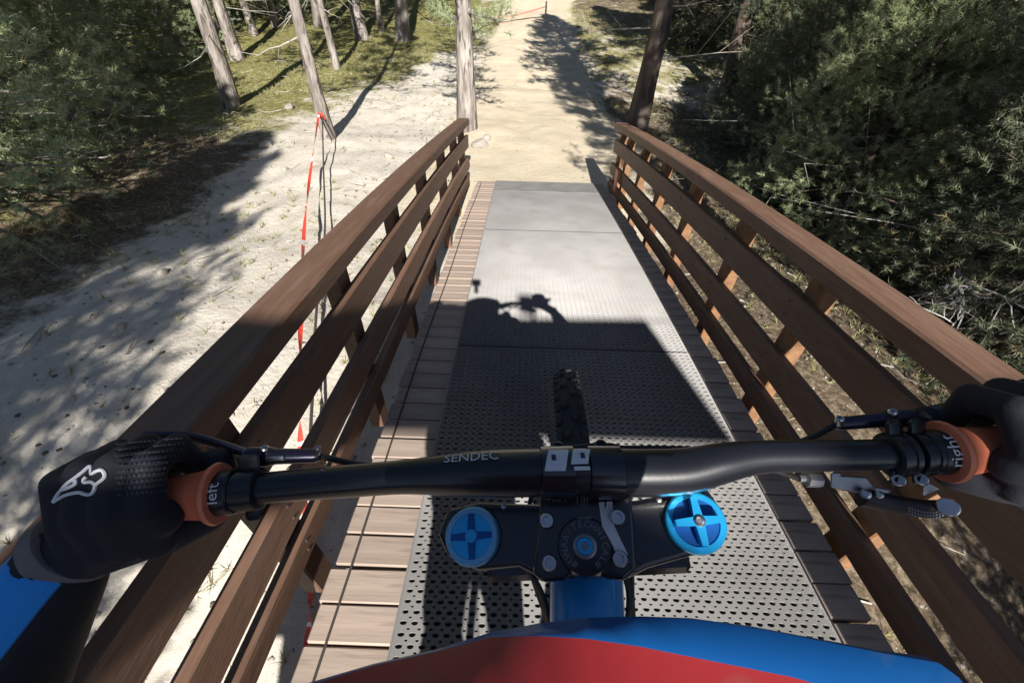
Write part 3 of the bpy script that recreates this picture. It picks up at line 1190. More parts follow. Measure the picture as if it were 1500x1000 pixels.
# shifter under the right side of the bar
sh = MB_()
a, b = depth(1215, 707, .318), depth(1292, 714, .318)
sh.prism([depth(u, v, .314) for u, v in ((1217, 691), (1231, 691), (1233, 696), (1270, 698), (1280, 712), (1308, 717), (1300, 726), (1236, 719), (1216, 713))][::-1], to_cam(a), .014)
shb = bp(sh, 'shifter', M['grey_alloy'], smooth=False)
bv = shb.modifiers.new('bevel', 'BEVEL')
bv.width = .0012
bp(MB_().tube([depth(1170, 700, .32), depth(1178, 700, .32), depth(1180, 701, .32), depth(1199, 702, .32), depth(1203, 702, .32)], [.003, .003, .0062, .0062, .004], 8), 'barrel_adjuster', M['grey_alloy'], shb, angle=20)
for u, v, r_ in ((1268, 723, .0036), (1288, 724, .0028)):
    q = depth(u, v, .309)
    bp(MB_().lathe(q, to_cam(q), [(-.004, r_), (.001, r_), (.002, r_ * .6)], 14), 'bolt', M['steel'], shb)
pd = catmull([depth(1262, 727, .318), depth(1300, 736, .316), depth(1345, 744, .312), depth(1378, 745, .308), depth(1396, 741, .305)], 5)
pdl = bp(MB_().tube(pd, list(np.linspace(.0085, .0075, len(pd))), 14, ell=(1, .75)), 'thumb_paddle', M['black_plastic'], shb)
q = depth(1389, 742, .299)
bp(MB_().lathe(q, to_cam(q), [(-.004, .0065), (.0005, .0065), (.0012, .0058), (.0012, .0045)], 16), 'paddle_end', M['steel'], shb)
dts = MB_()
for row in range(3):
    for k in range(14):
        t = k / 13
        u = 1332 + 58 * t
        v = 752 + 7 * math.sin(t * 3.0) - row * 4.2 - 6 * max(0, t - .75) * 4 * .5
        q = depth(u, v, .3025)
        dts.box(q, eL, upv, to_cam(q), .0005, .0005, .0004)
bp(dts, 'grip_dots', M['greyprint'], shb, smooth=False)
bp(MB_().prism([depth(u, v, .306) for u, v in ((1354, 704), (1376, 716), (1352, 726))][::-1], to_cam(depth(1360, 715, .306)), .004), 'release_lever', M['grey_alloy'], shb, smooth=False)


# hoses and cables
def hose(P, r_, nm='brake_hose', m=None):
    c = catmull(P, 7)
    bp(MB_().tube(c, r_, 8), nm, m or M['black_plastic'])


hose([depth(470, 668, .32), depth(540, 682, .335), depth(640, 684, .355), depth(710, 674, .36), depth(770, 661, .355), depth(835, 656, .35), depth(905, 655, .36), depth(960, 690, .42), depth(955, 800, .5)], .0026)
hose([depth(1222, 622, .318), depth(1170, 648, .33), depth(1090, 662, .355), depth(1000, 657, .365), depth(900, 656, .355), depth(835, 658, .36), depth(790, 690, .42), depth(770, 800, .46), depth(800, 905, .50)], .0026)
hose([depth(1170, 700, .32), depth(1110, 684, .335), depth(1030, 688, .35), depth(960, 730, .375), depth(930, 800, .40), depth(926, 860, .42), depth(930, 930, .45)], .0024, 'shift_cable')
hose([depth(742, 770, .40), depth(765, 820, .41), depth(790, 862, .42), depth(803, 905, .43), depth(806, 960, .46)], .0034)
hose([depth(915, 840, .41), depth(922, 870, .41), depth(920, 910, .42), depth(914, 960, .45)], .0034)

# ------------------------------------------------------------------ rider (bridge frame)


def capsule_mesh(segs):
    """segs: list of polylines [(point, radius), ...] -> one bmesh of overlapping tapered capsules"""
    mb = MB_()
    for seg in segs:
        for (p, r0), (q, r1) in zip(seg[:-1], seg[1:]):
            p, q = Vector(p), Vector(q)
            ax = (q - p)
            L_ = ax.length
            if L_ < 1e-6:
                continue
            ax /= L_
            pr = [(-r0 * math.sin(t), r0 * math.cos(t)) for t in np.linspace(1.5, 0, 6)]
            pr += [(L_ + r1 * math.sin(t), r1 * math.cos(t)) for t in np.linspace(0, 1.5, 6)]
            mb.lathe(p, ax, pr, 16, ref=(.3, .5, .81))
    return mb


def fuse(name, segs, voxel, mats, parent, bs, smooth=6, ells=()):
    mb = capsule_mesh(segs)
    for c, rad in ells:
        bm = bmesh.new()
        bmesh.ops.create_icosphere(bm, subdivisions=4, radius=1)
        bm.verts.index_update()
        mb.add([Vector(c) + Vector((q.co.x * rad[0], q.co.y * rad[1], q.co.z * rad[2])) for q in bm.verts], [[q.index for q in f.verts] for f in bm.faces])
        bm.free()
    me = bpy.data.meshes.new(name + '_raw')
    me.from_pydata(mb.v, [], mb.f)
    ob = bpy.data.objects.new('raw', me)
    col.objects.link(ob)
    m1 = ob.modifiers.new('r', 'REMESH')
    m1.mode = 'VOXEL'
    m1.voxel_size = voxel
    m2 = ob.modifiers.new('s', 'SMOOTH')
    m2.iterations = smooth
    bpy.context.view_layer.update()
    out = bpy.data.meshes.new_from_object(ob.evaluated_get(bpy.context.evaluated_depsgraph_get()))
    bpy.data.objects.remove(ob)
    n = len(out.vertices)
    co = np.empty(n * 3)
    out.vertices.foreach_get('co', co)
    co = co.reshape(-1, 3)
    world = co.copy()
    out.vertices.foreach_set('co', (co - np.array(bs)).ravel())
    out.polygons.foreach_set('use_smooth', [True] * len(out.polygons))
    out.materials.clear()
    for q in mats:
        out.materials.append(q)
    out.update()
    o = bpy.data.objects.new(name, out)
    col.objects.link(o)
    o.parent = parent
    return o, world


HC = Vector((.03, -.158, -.178))
pb = Vector((.03, -.45, dz(-.45) + .28))
person = thing('person', 'mountain biker in blue and red kit with black gloves holding the handlebar', 'person', pb)
wL = depth(104, 806, .299)
wR = depth(1610, 760, .30)
eLb = depth(-75, 1100, .265)
eRb = depth(1770, 1010, .28)
shL, shR = Vector((-.165, -.33, -.34)), Vector((.225, -.33, -.34))
hip = bb + U_ * .50 - F_ * .22
hipL, hipR = hip - eL * .085, hip + eL * .085
ftL = bb - eL * .145 - F_ * .165 + U_ * .05
ftR = bb + eL * .145 + F_ * .165 + U_ * .05
knL, knR = (hipL + ftL) / 2 + F_ * .13 - eL * .01, (hipR + ftR) / 2 + F_ * .12 + eL * .03
neck = (shL + shR) / 2 + Vector((0, .02, .02))
seg_body = [
    [(hip, .125), ((hip + neck) / 2, .13), (neck + Vector((0, -.06, -.03)), .125)],
    [(shL, .062), ((shL + shR) / 2, .09), (shR, .062)],
    [(neck, .058), (HC + Vector((0, -.01, -.05)), .06)],
    [(HC + Vector((0, .0, -.02)), .09), (HC + Vector((0, .035, -.10)), .055)],
    [(shL, .055), (eLb, .042), (wL, .029)],
    [(shR, .055), (eRb, .042), (wR, .029)],
    [(hipL, .088), (knL, .056), (ftL + U_ * .07, .04)],
    [(hipR, .088), (knR, .056), (ftR + U_ * .07, .04)],
]
fuse('body', seg_body, .012, [M['jersey_black']], person, pb, 4)
jer = [
    [(hip + U_ * .03, .14), ((hip + neck) / 2, .145), (neck + Vector((0, -.06, -.03)), .138)],
    [(shL, .074), ((shL + shR) / 2, .10), (shR, .074)],
    [(shL, .068), (eLb, .050), (eLb + (wL - eLb) * .84, .0315)],
    [(shR, .068), (eRb, .050), (eRb + (wR - eRb) * .66, .038)],
]
jo, jw = fuse('jersey', jer, .006, [M['jersey_blue'], M['jersey_black'], M['jersey_red']], person, pb, 6)
cen = np.array([jw[list(p_.vertices)].mean(0) for p_ in jo.data.polygons])
mi = np.zeros(len(cen), np.int32)
panel = np.full(len(jw), .05)
for eb, ww, sgn in ((eLb, wL, -1), (eRb, wR, 1)):
    axv = np.array((ww - eb).normalized())
    rel = cen - np.array(eb)
    t = rel @ axv
    rad = rel - t[:, None] * axv
    near = (t > -.02) & (np.linalg.norm(rad, axis=1) < .075)
    outw = np.array(rt) * sgn
    outw -= axv * (outw @ axv)
    outw /= np.linalg.norm(outw)
    pan = jw - np.array(eb)
    tt_ = pan @ axv
    pan = pan - tt_[:, None] * axv
    panel = np.where((tt_ > -.06) & (np.linalg.norm(pan, axis=1) < .09), np.minimum(panel, pan @ outw + .022), panel)
mi[(np.abs(cen[:, 0] - .03) < .09) & (cen[:, 1] < -.3)] = 2
jo.data.polygons.foreach_set('material_index', mi)
_a = jo.data.attributes.new('panel', 'FLOAT', 'POINT')
_a.data.foreach_set('value', panel.astype(np.float32))
_n, _l = M['jersey_blue'].node_tree.nodes, M['jersey_blue'].node_tree.links
_p = _n['Principled BSDF']
_at = _n.new('ShaderNodeAttribute')
_at.attribute_name = 'panel'
_mr = _n.new('ShaderNodeMapRange')
_mr.inputs[1].default_value, _mr.inputs[2].default_value = -.0006, .0006
_l.new(_at.outputs['Fac'], _mr.inputs[0])
_mx = _n.new('ShaderNodeMix')
_mx.data_type = 'RGBA'
_mx.inputs[6].default_value = (.013, .013, .016, 1)
_l.new(_mr.outputs[0], _mx.inputs[0])
_l.new(_p.inputs['Base Color'].links[0].from_socket, _mx.inputs[7])
_l.new(_mx.outputs[2], _p.inputs['Base Color'])
fuse('trousers', [[(hip, .15), (hip - U_ * .04, .14)], [(hipL, .098), (knL, .068), (ftL + U_ * .12, .052)], [(hipR, .098), (knR, .068), (ftR + U_ * .12, .052)]], .01, [M['jersey_black']], person, pb, 5)
for f in (ftL, ftR):
    fuse('shoe', [[(f - F_ * .09 + U_ * .005, .036), (f + F_ * .05 - U_ * .005, .038), (f + F_ * .12 - U_ * .012, .03)], [(f - F_ * .07, .04), (f - F_ * .05 + U_ * .08, .045)]], .008, [M['black_plastic']], person, pb, 4)

# helmet with visor and chin bar
hel, hw = fuse('helmet', [[(HC + Vector((0, .11, -.135)), .045), (HC + Vector((-.07, .06, -.12)), .045), (HC + Vector((-.10, -.03, -.07)), .045)],
                          [(HC + Vector((0, .11, -.135)), .045), (HC + Vector((.07, .06, -.12)), .045), (HC + Vector((.10, -.03, -.07)), .045)]], .006,
               [M['visor_red'], M['visor_blue']], person, pb, 5, ells=[(HC + Vector((0, -.01, 0)), (.118, .142, .128))])
cen = np.array([hw[list(p_.vertices)].mean(0) for p_ in hel.data.polygons])
hel.data.polygons.foreach_set('material_index', (np.abs(cen[:, 0] - HC.x) > .06).astype(np.int32))
dv = .112
edge_px = [(300, 1075), (380, 1030), (450, 1000), (545, 972), (640, 950), (720, 925), (790, 912), (860, 904), (940, 902), (1020, 907), (1110, 920), (1200, 938), (1300, 958), (1378, 972), (1405, 992), (1440, 1040), (1475, 1090)]
bord_px = [(330, 1085), (395, 1034), (458, 1002), (550, 974), (644, 953), (716, 933), (790, 931), (860, 935), (935, 946), (1005, 960), (1085, 976), (1160, 991), (1235, 1012), (1300, 1035), (1330, 1055), (1370, 1080), (1400, 1110)]
eA = [depth(u, v, dv) for u, v in edge_px]
eB = [depth(u, v, dv - .004) for u, v in bord_px]
nE = len(eA)
vz = MB_()
rows = [eA, eB]
for k, (dy, dzz, sx) in enumerate(((-.03, .006, .98), (-.075, .004, .92), (-.12, -.012, .86))):
    rows.append([Vector((.03 + (q.x - .03) * sx, q.y + dy, q.z + dzz + (-.0) * abs(q.x - .03))) for q in eB])
vs = [q for r_ in rows for q in r_]
for j in range(len(rows) - 1):
    vz.add([], [])
    for i in range(nE - 1):
        vz.f.append((j * nE + i, j * nE + i + 1, (j + 1) * nE + i + 1, (j + 1) * nE + i))
        vz.m.append(0 if j == 0 else 1)
vz.v = [tuple(q) for q in vs]
vis = vz.build('visor', [M['visor_blue'], M['visor_red']], hel, pb, angle=60)
so = vis.modifiers.new('solid', 'SOLIDIFY')
so.thickness = .004
so.offset = -1


# gloves: palm, four bent fingers, thumb; closed on the grip
def glove(s, u_c, wrist, nm):
    p0, d, r = bar_pt(u_c)
    e1 = d * s                                       # outboard (towards the little finger)
    back = (wrist - p0)
    back = (back - e1 * back.dot(e1)).normalized()   # towards the wrist
    tc_ = to_cam(p0)
    e3 = (tc_ - e1 * tc_.dot(e1))
    e3 = (e3 - back * e3.dot(back)).normalized()     # over the bar, towards the viewer
    e2 = -back

    def P(a, b, c):
        return p0 + e1 * a + e2 * b + e3 * c
    segs = []
    lens = (1.0, 1.06, 1.0, .86)
    for i, a in enumerate((-.031, -.011, .008, .025)):
        L_ = lens[i]
        rr_ = (.0103, .0107, .0103, .0092)[i]
        kn_ = P(a, (.010, .011, .008, .000)[i], (.027, .028, .025, .019)[i])
        ch = [(kn_, .0115), (P(a - .002, .036 * L_, .018), rr_), (P(a - .002, .036 * L_, -.010), rr_ * .95), (P(a, .010, -.027), rr_ * .88)]
        segs.append(ch)
        segs.append([(P(a * .85 + .004, -.022, .016), .0125), (kn_, .0116)])
    segs.append([(P(-.034, -.002, .020), .0125), (P(.024, -.006, .014), .0105)])
    segs.append([(P(-.022, -.018, .008), .016), (P(.022, -.016, .006), .014)])
    # thumb: leaves the side of the palm near its base and closes under the bar
    segs.append([(P(-.018, -.026, .002), .016), (P(-.042, -.022, -.009), .0138), (P(-.050, -.008, -.023), .012), (P(-.046, .012, -.029), .0105)])
    # heel of the hand into the cuff
    wr = wrist
    segs.append([(P(.006, -.018, .010), .018), (wr, .0262)])
    segs.append([(P(-.012, -.024, .004), .017), (wr, .025)])
    gv, gw = fuse(nm, segs, .0021, [M['glove']], person, pb, 3)
    # wrist strap
    arm = ((eLb if s < 0 else eRb) - wr).normalized()
    axv = ((wr - P(.004, -.024, .010)).normalized() + arm).normalized()
    c0 = wr - axv * .010
    sm = MB_()
    sm.lathe(c0, axv, [(0, .0276), (.001, .0292), (.013, .0298), (.014, .0284)], 36)
    sm.build('strap', M['strap'], gv, pb)
    return gv, gw, P


gl, glw, PL = glove(-1, 192, wL, 'glove')
gr_, grw, PR = glove(1, 1512, wR, 'glove')


def cuff(wrist, elbow, parent):
    a = (elbow - wrist).normalized()
    return [(wrist, .034), (wrist + a * .07, .041)]


# logo drawn in white on the back of the left glove
bv = BVHTree.FromPolygons([tuple(q) for q in glw], [tuple(p_.vertices) for p_ in gl.data.polygons])
zx = lambda q: (60 + q[0] / 10, 660 + q[1] / 10)
strokes = [[(180, 750), (330, 660), (440, 625), (560, 608), (640, 632), (720, 640), (770, 590), (790, 500), (735, 455), (640, 462), (622, 425), (660, 380)],
           [(180, 750), (235, 650), (290, 580), (380, 480), (480, 405), (600, 315), (700, 228), (732, 245), (738, 335), (800, 300), (880, 280), (930, 330), (918, 400), (830, 470), (790, 500)],
           [(290, 580), (400, 540), (500, 482), (490, 420)]]
lg = MB_()
for stq in strokes:
    P3 = []
    for q in catmull([(*zx(t), 0) for t in stq], 4):
        hit = bv.ray_cast(Vector((0, 0, 0)), ray(q[0], q[1]).normalized())
        if hit[0] is not None:
            P3.append(hit[0] + to_cam(hit[0]) * .0006)
    if len(P3) > 2:
        lg.tube(P3, .0011, 6)
if lg.v:
    lg.build('logo', M['white'], gl, pb)
# ribbed knit panel over the knuckles: small raised dots that follow the glove
kn = MB_()
for i in range(15):
    for j in range(10):
        u = 172 + i * 6.6 + (j % 2) * 3.3
        v = 650 + j * 8.2 - i * .6
        hit = bv.ray_cast(Vector((0, 0, 0)), ray(u, v).normalized())
        if hit[0] is None or hit[1].dot(to_cam(hit[0])) < .25:
            continue
        nn = hit[1]
        t1 = nn.orthogonal().normalized()
        kn.box(hit[0], t1, nn.cross(t1), nn, .0010, .0010, .0007)
if kn.v:
    kn.build('knit_panel', mat('knit_dots', (.018, .022, .034), rough=.7), gl, pb, smooth=False)

# action camera on the helmet, just behind the viewpoint
acb = Vector((0, -.03, -.03))
ac = thing('action_camera', 'small black action camera mounted on top of the red and blue helmet', 'camera', acb)
MB_().box((0, -.026, .012), (1, 0, 0), (0, 1, 0), (0, 0, 1), .030, .012, .020, ch=.003).build('housing', M['black_plastic'], ac, acb, smooth=False)
MB_().box((0, -.03, -.035), (1, 0, 0), (0, 1, 0), (0, 0, 1), .012, .010, .024, ch=.003).build('mount', M['black_plastic'], ac, acb, smooth=False)

# ------------------------------------------------------------------ pines


def add_mesh(name, V, F, tone=None):
    me = bpy.data.meshes.new(name)
    me.vertices.add(len(V))
    me.vertices.foreach_set('co', np.asarray(V, np.float32).ravel())
    k = F.shape[1]
    me.loops.add(F.size)
    me.loops.foreach_set('vertex_index', F.ravel().astype(np.int32))
    me.polygons.add(len(F))
    me.polygons.foreach_set('loop_start', (np.arange(len(F)) * k).astype(np.int32))
    me.update()
    if tone is not None:
        a = me.attributes.new('tone', 'FLOAT', 'POINT')
        a.data.foreach_set('value', np.asarray(tone, np.float32))
    return me


def unit(v):
    return v / np.maximum(np.linalg.norm(v, axis=-1, keepdims=True), 1e-9)


def needles(C, D, tone, rg, M_=26, ln=.10, wd=.007, tl=.14):
    N = len(C)
    D = unit(D)
    s = rg.uniform(-.55, .5, (N, M_, 1)) * tl
    rnd = unit(rg.normal(size=(N, M_, 3)))
    b = C[:, None] + D[:, None] * s
    dr = unit(D[:, None] * rg.uniform(.3, .9, (N, M_, 1)) + rnd * .85)
    l = ln * rg.uniform(.65, 1.15, (N, M_, 1))
    side = unit(np.cross(dr, rg.normal(size=(N, M_, 3)))) * wd / 2
    V = np.stack([b - side, b + side, b + dr * l], 2).reshape(-1, 3)
    F = np.arange(len(V)).reshape(-1, 3)
    t = np.clip(tone[:, None, None] + rg.uniform(-.12, .12, (N, M_, 1)) + np.zeros((1, 1, 3)), 0, 1).reshape(-1)
    return V, F, t


def pine_data(seed, Hh, r0, c0, cr, nb, tufts, lean=(0, 0), needle_n=26, ln=.1, wd=.008, shape='cone', dead=6, droop=.15, low=0.0):
    """trunk mesh (with limbs) and crown mesh of one pine; base at the origin"""
    rg = np.random.default_rng(seed)
    mb = MB_()
    n = 13
    hs = np.linspace(0, Hh * .97, n)
    sway = np.cumsum(rg.normal(0, .018, (n, 2)), 0) * Hh / 8
    ctr = np.stack([lean[0] * hs + sway[:, 0], lean[1] * hs + sway[:, 1], hs], 1)
    ctr[0, 2] = -.15
    rad = r0 * (1 - .85 * (hs / Hh)) * (1 + .35 * np.exp(-hs / .25))
    sides = 14
    o = len(mb.v)
    vs, fs = [], []
    for i in range(n):
        for k in range(sides):
            q = 2 * math.pi * k / sides
            rr_ = rad[i] * (1 + rg.normal(0, .045))
            vs.append((ctr[i, 0] + rr_ * math.cos(q), ctr[i, 1] + rr_ * math.sin(q), ctr[i, 2]))
    for i in range(n - 1):
        for k in range(sides):
            fs.append((i * sides + k, i * sides + (k + 1) % sides, (i + 1) * sides + (k + 1) % sides, (i + 1) * sides + k))
    mb.add(vs, fs, 0)

    def at(h):
        return np.array([np.interp(h, hs, ctr[:, 0]), np.interp(h, hs, ctr[:, 1]), h])
    C, D, T = [], [], []
    per = max(1, tufts // nb)
    for b in range(nb):
        f = (b + rg.uniform(0, 1)) / nb
        h = c0 + (Hh - c0) * f ** .85 * .98
        az = b * 2.399 + rg.uniform(-.4, .4)
        if shape == 'cone':
            L_ = cr * (1 - f) ** .75 * rg.uniform(.65, 1.12) + .18
        else:
            L_ = cr * math.sqrt(max(.04, 1 - (2 * f - .9) ** 2 / 1.25)) * rg.uniform(.6, 1.12) + .1
        el = (.05 + .55 * f) + rg.normal(0, .12)
        d0 = np.array([math.cos(az) * math.cos(el), math.sin(az) * math.cos(el), math.sin(el)])
        p = at(h)
        m_ = 5
        pts = []
        for i in range(m_ + 1):
            t = i / m_
            pts.append(p + d0 * L_ * t + np.array([0, 0, -droop * L_ * t * t + .12 * L_ * t ** 3]) + rg.normal(0, .02 * L_, 3) * t)
        pts = np.array(pts)
        br = max(.008, r0 * .22 * (1 - f * .7)) * min(1, L_ / 1.2 + .3)
        mb.tube(pts, list(np.linspace(br, br * .25, m_ + 1)), 5, 0, caps=False)
        ts = rg.uniform(.22, 1.05, per) ** .8
        idx = np.clip(ts * m_, 0, m_ - 1e-3)
        i0 = idx.astype(int)
        fr_ = (idx - i0)[:, None]
        c = pts[i0] * (1 - fr_) + pts[i0 + 1] * fr_
        tan = pts[-1] - pts[0]
        side = np.cross(tan, [0, 0, 1.])
        side /= np.linalg.norm(side) + 1e-9
        tanu = tan / (np.linalg.norm(tan) + 1e-9)
        sw = rg.normal(0, .22, per) * L_ * (1.15 - .7 * ts)
        upo = rg.normal(.03, .07, per) * (L_ + .4) * .8
        c = c + side * sw[:, None] + np.array([0, 0, 1.]) * upo[:, None]
        dd = tanu * .7 + side * (np.sign(sw) * .5)[:, None] + np.array([0, 0, .45]) + rg.normal(0, .35, (per, 3))
        C.append(c)
        D.append(dd)
        cl = rg.uniform(.12, .85)
        T.append(np.clip(cl + rg.normal(0, .12, per), .02, .9) + (rg.random(per) < .07) * .5)
    # dead lower twigs
    for b in range(dead):
        h = rg.uniform(max(.4, c0 * .3), c0 + .4 * (Hh - c0))
        az = rg.uniform(0, 6.28)
        L_ = rg.uniform(.3, .9) * cr
        p = at(h)
        d0 = np.array([math.cos(az), math.sin(az), rg.uniform(-.35, .25)])
        pts = [p + d0 * L_ * t + rg.normal(0, .03, 3) * t for t in np.linspace(0, 1, 5)]
        mb.tube(pts, list(np.linspace(.012, .004, 5)), 4, 1, caps=False)
        for q in range(3):
            a_ = pts[rg.integers(1, 5)]
            mb.tube([a_, a_ + (d0 + rg.normal(0, .6, 3)) * L_ * .35], [.005, .002], 3, 1, caps=False)
    C, D, T = np.concatenate(C), np.concatenate(D), np.concatenate(T)
    V, F, t = needles(C, D, np.clip(T, 0, 1), rg, needle_n, ln, wd, tl=ln * 1.5)
    crown = add_mesh('crown', V, F, t)
    tm = bpy.data.meshes.new('trunk')
    tm.from_pydata([tuple(q) for q in mb.v], [], mb.f)
    tm.polygons.foreach_set('use_smooth', [True] * len(mb.f))
    mi_ = list(mb.m)
    return tm, mi_, crown


def pine_meshes(bark, leaf, **k):
    tm, mi_, cr_ = pine_data(**k)
    tm.materials.append(M[bark])
    tm.materials.append(M['deadwood'])
    tm.polygons.foreach_set('material_index', mi_)
    tm.update()
    cr_.materials.append(M[leaf])
    return tm, cr_


def pine(meshes, x, y, label, scale=1, rz=0, group=None, sxy=None, tilt=(0, 0)):
    t = thing('pine_tree', label, 'pine tree', loc=(x, y, float(gz(x, y)) - .02), group=group)
    t.rotation_euler = (tilt[0], tilt[1], rz)
    q = sxy or scale
    t.scale = (q, q, scale)
    for nm, me in (('trunk', meshes[0]), ('crown', meshes[1])):
        o = bpy.data.objects.new(nm, me)
        col.objects.link(o)
        o.parent = t
    return t


# bushy pine on the left, branches down to the ground
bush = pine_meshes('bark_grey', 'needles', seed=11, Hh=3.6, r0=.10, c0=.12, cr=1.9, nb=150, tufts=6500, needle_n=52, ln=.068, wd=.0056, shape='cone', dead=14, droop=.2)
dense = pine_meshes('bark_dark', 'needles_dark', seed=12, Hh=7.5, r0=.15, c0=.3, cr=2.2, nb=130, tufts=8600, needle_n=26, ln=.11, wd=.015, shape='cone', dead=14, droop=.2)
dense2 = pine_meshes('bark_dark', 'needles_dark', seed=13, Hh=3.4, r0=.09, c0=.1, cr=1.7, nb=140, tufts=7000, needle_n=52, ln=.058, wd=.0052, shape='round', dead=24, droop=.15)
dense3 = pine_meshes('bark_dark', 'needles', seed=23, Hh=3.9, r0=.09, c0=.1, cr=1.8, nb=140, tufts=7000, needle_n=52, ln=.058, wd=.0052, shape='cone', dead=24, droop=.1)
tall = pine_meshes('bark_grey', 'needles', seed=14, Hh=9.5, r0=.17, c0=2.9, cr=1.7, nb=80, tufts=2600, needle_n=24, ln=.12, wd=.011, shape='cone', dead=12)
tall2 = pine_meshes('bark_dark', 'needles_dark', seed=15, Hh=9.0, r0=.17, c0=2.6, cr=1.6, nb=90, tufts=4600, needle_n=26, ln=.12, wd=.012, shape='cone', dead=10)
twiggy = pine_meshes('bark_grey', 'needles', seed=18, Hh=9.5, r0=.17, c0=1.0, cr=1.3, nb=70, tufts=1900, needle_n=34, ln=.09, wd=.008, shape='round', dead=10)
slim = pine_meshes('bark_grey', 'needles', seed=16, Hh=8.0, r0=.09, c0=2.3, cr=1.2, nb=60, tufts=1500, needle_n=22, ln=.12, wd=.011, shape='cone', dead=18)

# trees whose foot shows
q = gpt(683, 190)
pine(twiggy, q.x, q.y, 'straight grey pine trunk right behind the end of the left railing', 1.05, 1.0, sxy=.82)
q = gpt(484, 203)
pine(slim, q.x, q.y, 'slender leaning grey pine with red tape tied low on its trunk', 1.05, 2.0, sxy=.95, tilt=(0, R(-4)))
q = gpt(338, 158)
pine(tall, q.x, q.y, 'thick rough barked grey pine at the edge of the dusty slope', .95, 2.6, sxy=.82, tilt=(0, R(-6)))
q = gpt(930, 196)
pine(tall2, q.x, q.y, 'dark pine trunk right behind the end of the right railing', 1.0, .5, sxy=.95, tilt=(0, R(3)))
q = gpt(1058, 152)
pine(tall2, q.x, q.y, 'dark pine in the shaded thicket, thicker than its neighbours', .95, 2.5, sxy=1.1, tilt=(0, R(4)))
q = gpt(492, 100)
pine(slim, q.x, q.y, 'thin dark stemmed pine behind the slender taped pine', .95, 4.0)
for i, (u, v, s_) in enumerate(((530, 55, 1.0), (560, 48, .9), (590, 60, 1.1), (372, 52, 1.2), (268, 82, 1.1), (405, 40, 1.2), (470, 38, 1.2), (325, 60, 1.0), (350, 88, .9))):
    q = gpt(u, v)
    pine(slim if i % 2 else tall, q.x, q.y, 'pine trunk in the wood at the far side of the dusty slope', s_, i * 1.3, group='pines in the far wood')
# bushy young pines on the left
pine(bush, -5.5, 3.7, 'big bushy green pine with branches down to the ground above the slope', 1.0, .4)
pine(bush, -6.9, 5.9, 'bushy green pine just behind the big bushy one', 1.05, 2.2)
pine(bush, -7.6, 2.6, 'bushy green pine at the outer side of the big bushy one', 1.1, 4.1)
pine(bush, -8.6, 8.4, 'bushy green pine between the big bushy one and the far wood', 1.1, 5.3)
pine(bush, -9.6, 11.5, 'bushy green pine at the near edge of the far wood', 1.1, 1.1)
for i, (x, y, s_) in enumerate(((-13, 10, 1.2), (-13.5, 16, 1.0), (-9, 19, 1.2), (-6.5, 24, 1.0), (-16, 22, 1.2), (-11, 26, 1.3), (-3.5, 27, 1.2), (-19, 15, 1.3), (-10.5, 15, 1.0))):
    pine((bush, dense)[i % 2], x, y, 'dense dark pine closing the view in the far wood', s_, i * 2.1, group='dense pines of the far wood')
# thicket on the right
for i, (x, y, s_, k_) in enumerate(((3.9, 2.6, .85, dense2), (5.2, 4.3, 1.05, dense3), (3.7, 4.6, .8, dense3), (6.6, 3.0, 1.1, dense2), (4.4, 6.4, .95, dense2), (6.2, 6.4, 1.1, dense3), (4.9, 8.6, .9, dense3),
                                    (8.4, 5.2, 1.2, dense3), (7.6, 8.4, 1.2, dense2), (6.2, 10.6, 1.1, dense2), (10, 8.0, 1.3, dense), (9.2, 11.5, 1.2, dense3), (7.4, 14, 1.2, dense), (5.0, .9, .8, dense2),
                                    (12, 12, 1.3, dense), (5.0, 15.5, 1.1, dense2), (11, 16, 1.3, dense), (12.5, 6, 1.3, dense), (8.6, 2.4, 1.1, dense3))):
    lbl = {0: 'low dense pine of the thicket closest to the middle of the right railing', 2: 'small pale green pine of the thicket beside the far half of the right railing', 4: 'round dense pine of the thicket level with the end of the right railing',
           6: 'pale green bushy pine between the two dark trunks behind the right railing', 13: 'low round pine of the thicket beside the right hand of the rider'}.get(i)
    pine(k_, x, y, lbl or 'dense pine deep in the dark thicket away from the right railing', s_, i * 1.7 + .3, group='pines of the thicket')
for i, (x, y, s_) in enumerate(((6.5, 24, 1.3), (10, 22, 1.3), (3.8, 31, 1.2), (14, 20, 1.4), (-.5, 36, 1.3), (2.8, 39, 1.2), (8, 33, 1.4))):
    pine((dense, tall2)[i % 2], x, y, 'pine standing far up beside the trail', s_, i * 1.1, group='pines far up the trail')
# trees behind the viewpoint and beside it, known by their shadows
pine(tall2, 2.62, 1.3, 'tall pine beside the bridge whose shadow falls along the trail', .98, 1.2, sxy=.72)
pine(dense, -2.9, -3.6, 'dense pine beside the start of the bridge, shading the slope', .85, .2)
pine(dense, -3.6, -1.5, 'dense pine beside the shaded slope, behind the bushy pines', .58, 1.9)
pine(tall, 5.6, -3.6, 'tall thin crowned pine behind the thicket', 1.0, 2.2, sxy=1.2)
pine(dense2, 3.1, -1.5, 'low bushy pine near the start of the right railing', .62, 5.4)



